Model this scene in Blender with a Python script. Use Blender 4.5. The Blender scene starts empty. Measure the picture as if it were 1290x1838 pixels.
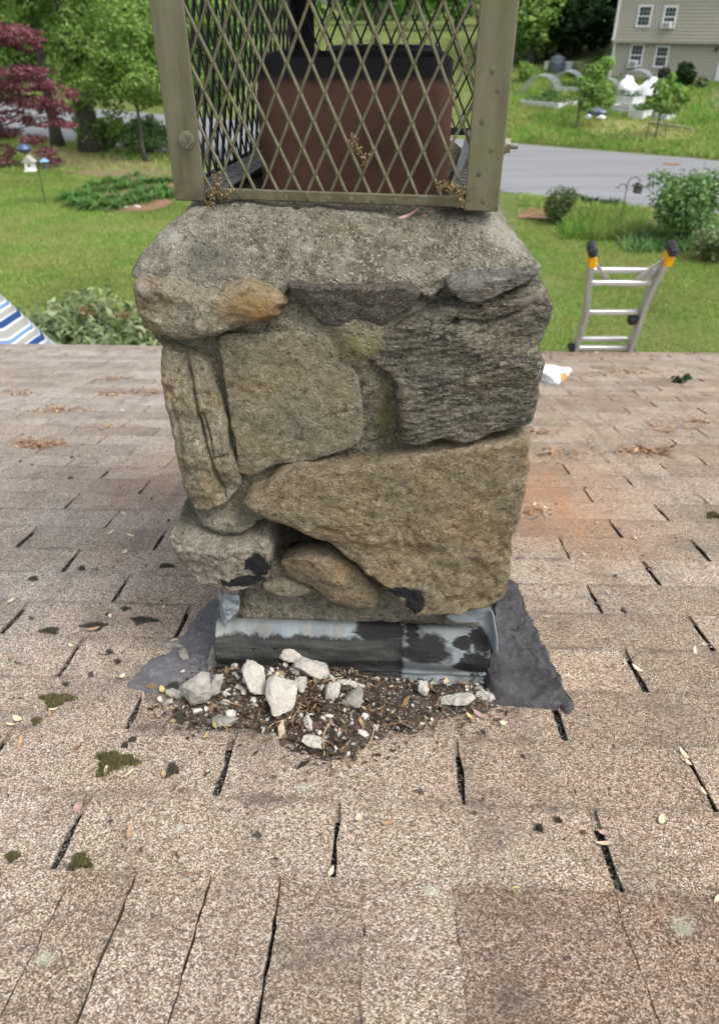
import bpy, math, random
import numpy as np
from mathutils import Vector, Matrix

R = math.radians
SC = bpy.context.scene
COL = SC.collection

# ------------------------------------------------------------------ camera, sky, sun, exposure
TH = R(34.0)                       # downward pitch of the camera
EYE = np.array((0.0, 0.0, 4.5))    # eye height above the lawn
F_PX, CX, CY = 1292.0, 645.0, 902.0

cam_d = bpy.data.cameras.new('camera')
cam = bpy.data.objects.new('camera', cam_d)
COL.objects.link(cam)
cam.location = EYE
cam.rotation_euler = (math.pi / 2 - TH, 0, 0)
cam_d.sensor_fit = 'HORIZONTAL'
cam_d.sensor_width = 36.0
cam_d.lens = 36.0 * F_PX / 1290.0
cam_d.shift_y = -(919.0 - CY) / 1290.0
cam_d.clip_start = 0.02
cam_d.clip_end = 2000
cam_d.dof.use_dof = True
cam_d.dof.focus_distance = 0.92
cam_d.dof.aperture_fstop = 11.0
SC.camera = cam

world = bpy.data.worlds.new('World')
SC.world = world
world.use_nodes = True
wn = world.node_tree
wn.nodes.clear()
wo = wn.nodes.new('ShaderNodeOutputWorld')
wb = wn.nodes.new('ShaderNodeBackground')
ws = wn.nodes.new('ShaderNodeTexSky')
wh = wn.nodes.new('ShaderNodeHueSaturation')
ws.sky_type = 'NISHITA'
ws.sun_disc = False
SUN_EL, SUN_AZ = R(56), R(128)      # azimuth measured from +Y towards +X
ws.sun_elevation = SUN_EL
ws.sun_rotation = SUN_AZ
ws.air_density = 1.0
ws.dust_density = 4.0
ws.ozone_density = 1.0
wh.inputs['Saturation'].default_value = 0.30
wb.inputs['Strength'].default_value = 0.15
wn.links.new(ws.outputs[0], wh.inputs['Color'])
wn.links.new(wh.outputs[0], wb.inputs['Color'])
wn.links.new(wb.outputs[0], wo.inputs['Surface'])

sun_d = bpy.data.lights.new('sun', 'SUN')
sun_d.energy = 1.0
sun_d.angle = R(28)
sun_d.color = (1.0, 0.95, 0.88)
sun = bpy.data.objects.new('sun', sun_d)
COL.objects.link(sun)
sdir = Vector((math.sin(SUN_AZ) * math.cos(SUN_EL), math.cos(SUN_AZ) * math.cos(SUN_EL), math.sin(SUN_EL)))
sun.rotation_euler = sdir.to_track_quat('Z', 'Y').to_euler()
sun.location = (6, 4, 12)

vs = SC.view_settings
vs.view_transform = 'Standard'
vs.look = 'None'
vs.gamma = 1.0
vs.use_curve_mapping = False
vs.exposure = 0.88

# ------------------------------------------------------------------ small numeric helpers
CT, ST = math.cos(TH), math.sin(TH)


def ray(px, py):
    """direction of the sight line through a point of the photograph"""
    x, d = (px - CX) / F_PX, (CY - py) / F_PX
    return np.array((x, d * ST + CT, d * CT - ST))


def hit(px, py, p0, n):
    r = ray(px, py)
    t = np.dot(np.asarray(p0) - EYE, n) / np.dot(r, n)
    return EYE + t * r


def _hash(ix, iy, iz, seed):
    h = (ix.astype(np.int64) * 374761393 + iy.astype(np.int64) * 668265263 + iz.astype(np.int64) * 2147483647 + seed * 974634777) & 0xFFFFFFFF
    h = ((h ^ (h >> 13)) * 1274126177) & 0xFFFFFFFF
    h = ((h ^ (h >> 16)) * 2246822519) & 0xFFFFFFFF
    return ((h ^ (h >> 15)) & 0xFFFFFF) / float(0xFFFFFF) * 2 - 1


def vnoise(p, seed=0):
    p = np.asarray(p, float)
    i = np.floor(p).astype(np.int64)
    f = p - i
    f = f * f * f * (f * (f * 6 - 15) + 10)
    out = 0
    for dx in (0, 1):
        for dy in (0, 1):
            for dz in (0, 1):
                w = (f[..., 0] if dx else 1 - f[..., 0]) * (f[..., 1] if dy else 1 - f[..., 1]) * (f[..., 2] if dz else 1 - f[..., 2])
                out = out + w * _hash(i[..., 0] + dx, i[..., 1] + dy, i[..., 2] + dz, seed)
    return out


def fbm(p, scale, octaves=4, seed=0, gain=0.5):
    p = np.asarray(p, float) * scale
    a, s, o = 1.0, 0, 0
    for k in range(octaves):
        o = o + a * vnoise(p + 17.3 * k, seed + k)
        a *= gain
        p = p * 2.03
    return o


def catmull(pts, n, closed=True):
    """resample a polyline with n points by arc length, lightly rounded"""
    P = np.asarray(pts, float)
    m = len(P)
    out = []
    for i in range(m if closed else m - 1):
        if closed:
            a, b, c, d = P[(i - 1) % m], P[i], P[(i + 1) % m], P[(i + 2) % m]
        else:
            a, b, c, d = P[max(i - 1, 0)], P[i], P[i + 1], P[min(i + 2, m - 1)]
        for t in np.linspace(0, 1, 12, endpoint=False):
            q = 0.5 * (2 * b + (c - a) * t + (2 * a - 5 * b + 4 * c - d) * t * t + (3 * b - a - 3 * c + d) * t ** 3)
            l = b + (c - b) * t
            out.append(0.65 * q + 0.35 * l)
    if not closed:
        out.append(P[-1])
    out = np.array(out)
    Q = np.vstack([out, out[:1]]) if closed else out
    s = np.r_[0, np.cumsum(np.linalg.norm(np.diff(Q, axis=0), axis=1))]
    t = np.linspace(0, s[-1], n, endpoint=not closed)
    return np.stack([np.interp(t, s, Q[:, k]) for k in range(Q.shape[1])], 1)


# ------------------------------------------------------------------ object helpers
def mk(name, V, F, mat=None, parent=None, smooth=True, loc=None, link=True, slot=None):
    me = bpy.data.meshes.new(name)
    V = np.asarray(V, float)
    if isinstance(F, np.ndarray):
        nf, k = F.shape
        me.vertices.add(len(V))
        me.vertices.foreach_set('co', V.astype(np.float32).ravel())
        me.loops.add(nf * k)
        me.loops.foreach_set('vertex_index', F.astype(np.int32).ravel())
        me.polygons.add(nf)
        me.polygons.foreach_set('loop_start', (np.arange(nf) * k).astype(np.int32))
        me.polygons.foreach_set('loop_total', np.full(nf, k, np.int32))
        me.update(calc_edges=True)
    else:
        me.from_pydata([tuple(v) for v in V], [], [tuple(f) for f in F])
        me.update()
    if smooth:
        me.polygons.foreach_set('use_smooth', np.ones(len(me.polygons), bool))
    if mat:
        for m in (mat if isinstance(mat, (list, tuple)) else [mat]):
            me.materials.append(m)
    if slot is not None:
        me.polygons.foreach_set('material_index', np.asarray(slot, np.int32))
    o = bpy.data.objects.new(name, me)
    if link:
        COL.objects.link(o)
    if parent:
        o.parent = parent
    if loc is not None:
        o.location = loc
    return o


def tag(o, label=None, cat=None, group=None, kind=None):
    if label: o['label'] = label
    if cat: o['category'] = cat
    if group: o['group'] = group
    if kind: o['kind'] = kind
    return o


def thing(name, label, cat, loc=(0, 0, 0), rot=(0, 0, 0), group=None):
    o = bpy.data.objects.new(name, None)
    o.empty_display_size = 0.05
    COL.objects.link(o)
    o.location = loc
    o.rotation_euler = rot
    return tag(o, label, cat, group)


class MB:
    """collects simple shapes into one mesh"""
    def __init__(s):
        s.V, s.F, s.S = [], [], []

    def add(s, V, F, slot=0):
        o = len(s.V)
        s.V += [tuple(v) for v in V]
        s.F += [tuple(i + o for i in f) for f in F]
        s.S += [slot] * len(F)
        return s

    def box(s, c, d, rot=None, bev=0.0, slot=0):
        x, y, z = (np.asarray(d) / 2.0)
        if bev <= 0:
            V = [(sx * x, sy * y, sz * z) for sx in (-1, 1) for sy in (-1, 1) for sz in (-1, 1)]
            F = [(0, 1, 3, 2), (4, 6, 7, 5), (0, 4, 5, 1), (2, 3, 7, 6), (0, 2, 6, 4), (1, 5, 7, 3)]
        else:
            b = min(bev, x * .9, y * .9, z * .9)
            V, idx = [], {}
            for sx in (-1, 1):
                for sy in (-1, 1):
                    for sz in (-1, 1):
                        for ax in range(3):
                            v = [sx * (x - b), sy * (y - b), sz * (z - b)]
                            v[ax] = (sx * x, sy * y, sz * z)[ax]
                            idx[(sx, sy, sz, ax)] = len(V)
                            V.append(v)
            F = []
            for ax in range(3):
                u, w = [(1, 2), (2, 0), (0, 1)][ax]
                for sg in (-1, 1):
                    q = []
                    for a, b2 in ((-1, -1), (1, -1), (1, 1), (-1, 1)):
                        k = [0, 0, 0]; k[ax] = sg; k[u] = a; k[w] = b2
                        q.append(idx[(k[0], k[1], k[2], ax)])
                    F.append(q if sg > 0 else q[::-1])
                    for sg2 in (-1, 1):
                        if True:
                            k1 = [0, 0, 0]; k1[u] = sg; k1[w] = sg2; k1[ax] = -1
                            k2 = list(k1); k2[ax] = 1
                            q = [idx[(*k1, u)], idx[(*k2, u)], idx[(*k2, w)], idx[(*k1, w)]]
                            F.append(q if sg * sg2 > 0 else q[::-1])
            for sx in (-1, 1):
                for sy in (-1, 1):
                    for sz in (-1, 1):
                        q = [idx[(sx, sy, sz, a)] for a in range(3)]
                        F.append(q if sx * sy * sz > 0 else q[::-1])
        V = np.array(V, float)
        if rot is not None:
            V = V @ np.array(rot).T
        return s.add(V + np.asarray(c, float), F, slot)

    def bar(s, a, b, w, h=None, up=(0, 0, 1), bev=0.0, slot=0):
        a, b = np.asarray(a, float), np.asarray(b, float)
        L = np.linalg.norm(b - a)
        y = (b - a) / L
        x = np.cross(y, up)
        x = x / np.linalg.norm(x) if np.linalg.norm(x) > 1e-6 else np.array((1., 0, 0))
        z = np.cross(x, y)
        return s.box((a + b) / 2, (w, L, h or w), np.stack([x, y, z], 1), bev, slot)

    def tube(s, P, rad, n=8, cap=True, slot=0):
        P = np.asarray(P, float)
        rad = np.broadcast_to(np.asarray(rad, float), (len(P),))
        T = np.gradient(P, axis=0)
        T /= np.linalg.norm(T, axis=1)[:, None] + 1e-12
        ref = np.array((0, 0, 1.)) if abs(T[0][2]) < .9 else np.array((1., 0, 0))
        V, F = [], []
        u = np.cross(T[0], ref); u /= np.linalg.norm(u)
        for i in range(len(P)):
            u = u - T[i] * np.dot(u, T[i]); u /= np.linalg.norm(u) + 1e-12
            w = np.cross(T[i], u)
            for k in range(n):
                a = 2 * math.pi * k / n
                V.append(P[i] + rad[i] * (math.cos(a) * u + math.sin(a) * w))
        for i in range(len(P) - 1):
            for k in range(n):
                k2 = (k + 1) % n
                F.append((i * n + k, i * n + k2, (i + 1) * n + k2, (i + 1) * n + k))
        if cap:
            F.append(tuple(range(n))[::-1])
            F.append(tuple((len(P) - 1) * n + k for k in range(n)))
        return s.add(V, F, slot)

    def lathe(s, prof, n=20, c=(0, 0, 0), slot=0):
        V, F = [], []
        for r, z in prof:
            for k in range(n):
                a = 2 * math.pi * k / n
                V.append((c[0] + r * math.cos(a), c[1] + r * math.sin(a), c[2] + z))
        m = len(prof)
        for i in range(m - 1):
            for k in range(n):
                k2 = (k + 1) % n
                F.append((i * n + k, i * n + k2, (i + 1) * n + k2, (i + 1) * n + k))
        F.append(tuple(range(n))[::-1])
        F.append(tuple((m - 1) * n + k for k in range(n)))
        return s.add(V, F, slot)

    def build(s, name, mat, parent=None, smooth=False, loc=None):
        return mk(name, s.V, s.F, mat, parent, smooth, loc, slot=s.S if isinstance(mat, (list, tuple)) else None)


# ------------------------------------------------------------------ materials
def lin(r, g, b, a=1.0):
    f = lambda c: (c / 255 / 12.92) if c / 255 <= 0.04045 else ((c / 255 + 0.055) / 1.055) ** 2.4
    return (f(r), f(g), f(b), a)


class NT:
    def __init__(s, name, rough=0.9, spec=0.3):
        s.m = bpy.data.materials.new(name)
        s.m.use_nodes = True
        s.t = s.m.node_tree
        s.b = s.t.nodes['Principled BSDF']
        s.o = s.t.nodes['Material Output']
        s.b.inputs['Roughness'].default_value = rough
        s.b.inputs['Specular IOR Level'].default_value = spec

    def add(s, typ, ins=None, **props):
        n = s.t.nodes.new(typ)
        for k, v in props.items():
            setattr(n, k, v)
        for k, v in (ins or {}).items():
            if v is None: continue
            if isinstance(v, bpy.types.NodeSocket):
                s.t.links.new(v, n.inputs[k])
            else:
                n.inputs[k].default_value = v
        return n

    def pos(s): return s.add('ShaderNodeNewGeometry').outputs['Position']
    def obj(s): return s.add('ShaderNodeTexCoord').outputs['Object']
    def island(s): return s.add('ShaderNodeNewGeometry').outputs['Random Per Island']
    def orand(s): return s.add('ShaderNodeObjectInfo').outputs['Random']
    def noise(s, v, scale, detail=4, rough=.55, dist=0.0, out=0):
        return s.add('ShaderNodeTexNoise', {'Vector': v, 'Scale': scale, 'Detail': detail, 'Roughness': rough, 'Distortion': dist}).outputs[out]
    def vor(s, v, scale, out='Color', feature='F1', rnd=1.0):
        return s.add('ShaderNodeTexVoronoi', {'Vector': v, 'Scale': scale, 'Randomness': rnd}, feature=feature).outputs[out]
    def map(s, v, scale=(1, 1, 1), loc=(0, 0, 0), rot=(0, 0, 0)):
        return s.add('ShaderNodeMapping', {'Vector': v, 'Scale': scale, 'Location': loc, 'Rotation': rot}).outputs[0]
    def ramp(s, f, stops, interp='LINEAR'):
        n = s.add('ShaderNodeValToRGB', {0: f})
        e = n.color_ramp.elements
        n.color_ramp.interpolation = interp
        while len(e) < len(stops): e.new(0.5)
        for el, (p, c) in zip(e, stops):
            el.position = p
            el.color = c if isinstance(c, tuple) else (c, c, c, 1)
        return n.outputs[0]
    def mix(s, f, a, b, blend='MIX'):
        n = s.add('ShaderNodeMix', {0: f, 6: a, 7: b}, data_type='RGBA', blend_type=blend)
        return n.outputs[2]
    def math(s, op, a, b=0.0, clamp=False):
        return s.add('ShaderNodeMath', {0: a, 1: b}, operation=op, use_clamp=clamp).outputs[0]
    def vm(s, op, a, b, out=0):
        return s.add('ShaderNodeVectorMath', {0: a, 1: b}, operation=op).outputs[out]
    def bump(s, h, strength=.5, dist=.01, normal=None):
        n = s.add('ShaderNodeBump', {'Height': h, 'Strength': strength, 'Distance': dist})
        if normal is not None: s.t.links.new(normal, n.inputs['Normal'])
        return n.outputs[0]
    def sep(s, v, i):
        return s.add('ShaderNodeSeparateXYZ', {0: v}).outputs[i]
    def blob(s, v, c, r, edge=.25, amp=.35, nscale=40):
        """1 inside a ragged ellipsoid round c, 0 outside"""
        q = s.vm('SUBTRACT', v, tuple(c))
        q = s.vm('DIVIDE', q, tuple(r))
        l = s.vm('LENGTH', q, (0, 0, 0), out='Value')
        l = s.math('ADD', l, s.math('MULTIPLY', s.math('SUBTRACT', s.noise(v, nscale, 5, .65), .5), amp * 2))
        return s.ramp(l, [(max(0, 1 - edge) / 2, 1.0), (.5, 0.0)]) if False else s.add('ShaderNodeMapRange', {'Value': l, 'From Min': 1 - edge, 'From Max': 1.0, 'To Min': 1.0, 'To Max': 0.0}).outputs[0]
    def maxm(s, *ms):
        o = ms[0]
        for m in ms[1:]: o = s.math('MAXIMUM', o, m)
        return o
    def color(s, c):
        s._set('Base Color', c); return s
    def _set(s, k, v):
        if isinstance(v, bpy.types.NodeSocket): s.t.links.new(v, s.b.inputs[k])
        else: s.b.inputs[k].default_value = v
    def normal(s, n): s.t.links.new(n, s.b.inputs['Normal']); return s
    def trans(s, col, fac=.35):
        """let some light through (leaves)"""
        tr = s.add('ShaderNodeBsdfTranslucent', {'Color': col})
        mx = s.add('ShaderNodeMixShader', {0: fac, 1: s.b.outputs[0], 2: tr.outputs[0]})
        s.t.links.new(mx.outputs[0], s.o.inputs['Surface'])
        return s


def plain(name, c, rough=.6, metal=0.0, nscale=60, var=.25, bump=.15, spec=.4, dirt=None):
    n = NT(name, rough, spec)
    p = n.obj()
    f = n.noise(p, nscale, 5, .6)
    lo = tuple(max(0, x * (1 - var)) for x in c[:3]) + (1,)
    hi = tuple(min(1, x * (1 + var)) for x in c[:3]) + (1,)
    col = n.ramp(f, [(.3, lo), (.7, hi)])
    if dirt:
        col = n.mix(n.ramp(n.noise(p, nscale * .15, 6, .65), [(.5, 0.), (.72, .8)]), col, dirt)
    n.color(col)
    n._set('Metallic', metal)
    n._set('Roughness', n.ramp(n.noise(p, nscale * .5, 4), [(.3, rough * .8), (.7, min(1, rough * 1.2))]))
    if bump: n.normal(n.bump(f, bump, .004))
    return n.m


def leaf_mat(name, cols, trans=.3, rough=.55):
    n = NT(name, rough, .25)
    r = n.island()
    k = len(cols)
    col = n.ramp(r, [(i / (k - 1), c) for i, c in enumerate(cols)])
    big = n.noise(n.pos(), .9, 3)
    col = n.mix(n.ramp(big, [(.3, .35), (.7, 0.)]), col, tuple(x * .45 for x in cols[0][:3]) + (1,))
    n.color(col)
    n.trans(col, trans)
    return n.m


def rock_mat(name, base, alt, dark, scale=1.0, strat=None, masks=None, speck=.35, rough=.92):
    """weathered field stone: mottled body, mineral grain, optional bands, lichen; masks: [(centre, radii, colour)]"""
    n = NT(name, rough, .22)
    p = n.obj()
    w = n.vm('ADD', p, n.vm('SCALE', n.noise(p, 14 * scale, 3, out=1), (0, 0, 0)))
    n.t.nodes[-1]
    a = n.noise(w, 9 * scale, 6, .62)
    b = n.noise(n.map(w, loc=(3, 7, 1)), 26 * scale, 6, .68)
    c = n.noise(n.map(w, loc=(9, 2, 5)), 75 * scale, 5, .7)
    col = n.ramp(a, [(.28, dark), (.45, base), (.6, base), (.78, alt)])
    col = n.mix(n.ramp(b, [(.42, 0.), (.7, .75)]), col, alt)
    col = n.mix(n.ramp(c, [(.36, .75), (.56, 0.)]), col, dark)
    wc = n.noise(n.map(p, loc=(11, 3, 6)), 17 * scale, 5, .65)
    col = n.mix(n.ramp(wc, [(.50, 0.), (.70, .55)]), col, n.mix(1.0, col, (1.18, .92, .62, 1), 'MULTIPLY'))
    col = n.mix(n.ramp(wc, [(.30, .6), (.46, 0.)]), col, n.mix(1.0, col, (.72, .76, .80, 1), 'MULTIPLY'))
    if strat:
        rot, sc, amt = strat
        q = n.map(p, scale=sc, rot=rot)
        s1 = n.noise(q, 10, 6, .7)
        s2 = n.noise(n.map(q, loc=(4, 4, 4)), 26, 5, .7)
        col = n.mix(n.ramp(s1, [(.40, amt), (.58, 0.)]), col, tuple(x * .32 for x in dark[:3]) + (1,))
        col = n.mix(n.ramp(s2, [(.52, 0.), (.70, amt * .9)]), col, tuple(min(1, x * 1.5) for x in alt[:3]) + (1,))
    g = n.vor(p, 620, 'Color')
    gv = n.add('ShaderNodeSeparateColor', {0: g}).outputs[0]
    col = n.mix(n.ramp(gv, [(.72, 0.), (.95, speck)]), col, (.52, .49, .42, 1))
    col = n.mix(n.ramp(gv, [(.05, speck), (.22, 0.)]), col, (.035, .032, .028, 1))
    pit = n.noise(n.map(p, loc=(2, 8, 4)), 150 * scale, 4, .75)
    col = n.mix(n.ramp(pit, [(.33, .8), (.46, 0.)]), col, tuple(x * .45 for x in dark[:3]) + (1,))
    col = n.mix(n.ramp(pit, [(.56, 0.), (.72, .6)]), col, tuple(min(1, x * 1.45) for x in alt[:3]) + (1,))
    c = n.math('ADD', c, n.math('MULTIPLY', pit, .8))
    h = n.math('ADD', n.math('MULTIPLY', c, .6), n.math('ADD', n.math('MULTIPLY', b, 1.2), n.math('MULTIPLY', gv, .22)))
    if strat:
        h = n.math('ADD', h, n.math('MULTIPLY', s2, .35))
    for m in (masks or []):
        k = n.blob(p, m[0], m[1], m[3] if len(m) > 3 else .25, m[4] if len(m) > 4 else .45, m[5] if len(m) > 5 else 45)
        col = n.mix(k, col, m[2])
    n.color(col)
    n.normal(n.bump(h, .95, .007))
    return n.m

# ------------------------------------------------------------------ frames of the place
PITCH, RYAW = R(14.3), -R(1.94)
RO = EYE + np.array((0.0, 0.478, -0.790))               # a point on the roof, near the ridge
U_AX = np.array((math.sin(-RYAW) * math.cos(PITCH), math.cos(RYAW) * math.cos(PITCH), -math.sin(PITCH)))
V_AX = np.array((math.cos(RYAW), math.sin(RYAW), 0.0))
N_AX = np.cross(V_AX, U_AX)
EAVE_U, RIDGE_U, ROOF_V = 4.06, -0.24, 4.2


def roofpt(px, py, h=0.0):
    return hit(px, py, RO + N_AX * h, N_AX)


def roof_uv(px, py, h=0.0):
    q = roofpt(px, py, h) - RO
    return np.dot(q, U_AX), np.dot(q, V_AX)


def roof_local(u, v, h):
    return np.array((v, u * math.cos(PITCH) + h * math.sin(PITCH), -u * math.sin(PITCH) + h * math.cos(PITCH)))


def roof_world(u, v, h=0.0):
    return RO + u * U_AX + v * V_AX + h * N_AX


# road edges on the flat lawn, then the rise beyond the road
def flat(px, py, z=0.0): return hit(px, py, (0, 0, z), np.array((0, 0, 1.0)))
_n1, _n2, _f1, _f2 = flat(945, 345), flat(100, 248), flat(930, 258), flat(100, 190)
RD = (_n1 - _n2)[:2]; RD /= np.linalg.norm(RD)          # along the road, to the right
RN = np.array((-RD[1], RD[0]))                          # across it, away from us
if RN[1] < 0: RN = -RN
RW = float(np.mean([np.dot(_f1[:2] - _n1[:2], RN), np.dot(_f2[:2] - _n1[:2], RN)]))
HOUSE_C = EYE + ray(1092, 141) * 39.0                   # foot of the left corner of the house across the road
RISE = HOUSE_C[2] / (np.dot(HOUSE_C[:2] - _n1[:2], RN) - RW)


def gz(x, y):
    w = (np.asarray(x) - _n1[0]) * RN[0] + (np.asarray(y) - _n1[1]) * RN[1] - RW
    a = np.clip(w, 0, 24)
    return RISE * a + 0.02 * np.clip(w - 24, 0, 400) + 0.0


def gpt(px, py):
    r = ray(px, py)
    s = np.linspace(4, 400, 8000)
    P = EYE + s[:, None] * r
    below = P[:, 2] < gz(P[:, 0], P[:, 1])
    i = int(np.argmax(below)) if below.any() else len(s) - 1
    return P[i]


def upx(P):
    """photograph pixels per metre at P"""
    d = np.asarray(P) - EYE
    return F_PX / (d[1] * CT - d[2] * ST)


def project(P):
    d = np.asarray(P) - EYE
    z = d[..., 1] * CT - d[..., 2] * ST
    up = d[..., 1] * ST + d[..., 2] * CT
    return CX + F_PX * d[..., 0] / z, CY - F_PX * up / z

# ------------------------------------------------------------------ ground, road, sky side of the setting
rng = np.random.default_rng(4)
random.seed(4)

g = NT('lawn', .95, .1)
p = g.pos()
n1, n2, n3 = g.noise(p, .35, 5, .6), g.noise(p, 2.2, 5, .65), g.noise(p, 14, 4, .7)
col = g.ramp(n1, [(.3, (.105, .140, .036, 1)), (.5, (.140, .180, .050, 1)), (.7, (.20, .215, .08, 1))])
col = g.mix(g.ramp(n2, [(.48, 0.), (.70, .6)]), col, (.25, .24, .115, 1))
col = g.mix(g.ramp(n3, [(.35, .5), (.6, 0.)]), col, (.035, .062, .014, 1))
g.color(col); g.normal(g.bump(n3, .6, .04))
LAWN = g.m

g = NT('verge', .95, .1)
p = g.pos()
n1, n2, n3 = g.noise(p, .5, 5, .6), g.noise(p, 3.2, 5, .7), g.noise(p, 18, 4, .7)
col = g.ramp(n1, [(.3, (.09, .14, .03, 1)), (.55, (.15, .17, .055, 1)), (.75, (.23, .20, .10, 1))])
col = g.mix(g.ramp(n2, [(.45, 0.), (.7, .7)]), col, (.30, .26, .16, 1))
col = g.mix(g.ramp(n3, [(.35, .5), (.6, 0.)]), col, (.05, .07, .02, 1))
g.color(col)
VERGE = g.m

xs = np.unique(np.r_[np.linspace(-420, -60, 19), np.linspace(-60, 60, 97), np.linspace(60, 420, 19)])
ys = np.unique(np.r_[np.linspace(-120, 0, 9), np.linspace(0, 90, 91), np.linspace(90, 600, 26)])
X, Y = np.meshgrid(xs, ys)
Z = gz(X, Y) + 0.03 * vnoise(np.stack([X * .35, Y * .35, X * 0], -1), 5)
wr = (X - _n1[0]) * RN[0] + (Y - _n1[1]) * RN[1]
Z = np.where((wr > -1.5) & (wr < RW + 1.5), Z - 0.06, Z)
nx, ny = len(xs), len(ys)
i0 = (np.arange(ny - 1)[:, None] * nx + np.arange(nx - 1)).ravel()
tag(mk('ground', np.stack([X, Y, Z], -1).reshape(-1, 3), np.stack([i0, i0 + 1, i0 + nx + 1, i0 + nx], 1), LAWN), kind='structure')

g = NT('asphalt', .9, .25)
p = g.pos()
q = g.map(p, rot=(0, 0, -math.atan2(RD[1], RD[0])), scale=(.12, 1.3, 1))
col = g.ramp(g.noise(q, 1.2, 5, .6), [(.3, (.185, .19, .205, 1)), (.7, (.265, .27, .285, 1))])
col = g.mix(g.ramp(g.noise(p, 30, 3), [(.4, .25), (.6, 0.)]), col, (.12, .12, .13, 1))
g.color(col)
V, F = [], []
ts = np.linspace(-90, 60, 61)
for t in ts:
    for w, dz in ((-.12 + .1 * math.sin(t * 1.7), -.03), (0.0, .028), (RW * .5, .06), (RW, .028), (RW + .12, -.03)):
        b = _n1[:2] + RD * t + RN * w
        V.append((b[0], b[1], dz))
for i in range(len(ts) - 1):
    for k in range(4):
        F.append((i * 5 + k, i * 5 + k + 1, (i + 1) * 5 + k + 1, (i + 1) * 5 + k))
tag(mk('road', V, F, g.m), kind='structure')

# ------------------------------------------------------------------ our house and its shingle roof
house = thing('house', 'low house whose weathered tan shingle roof fills the foreground', 'house', RO, (0, 0, RYAW))

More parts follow.
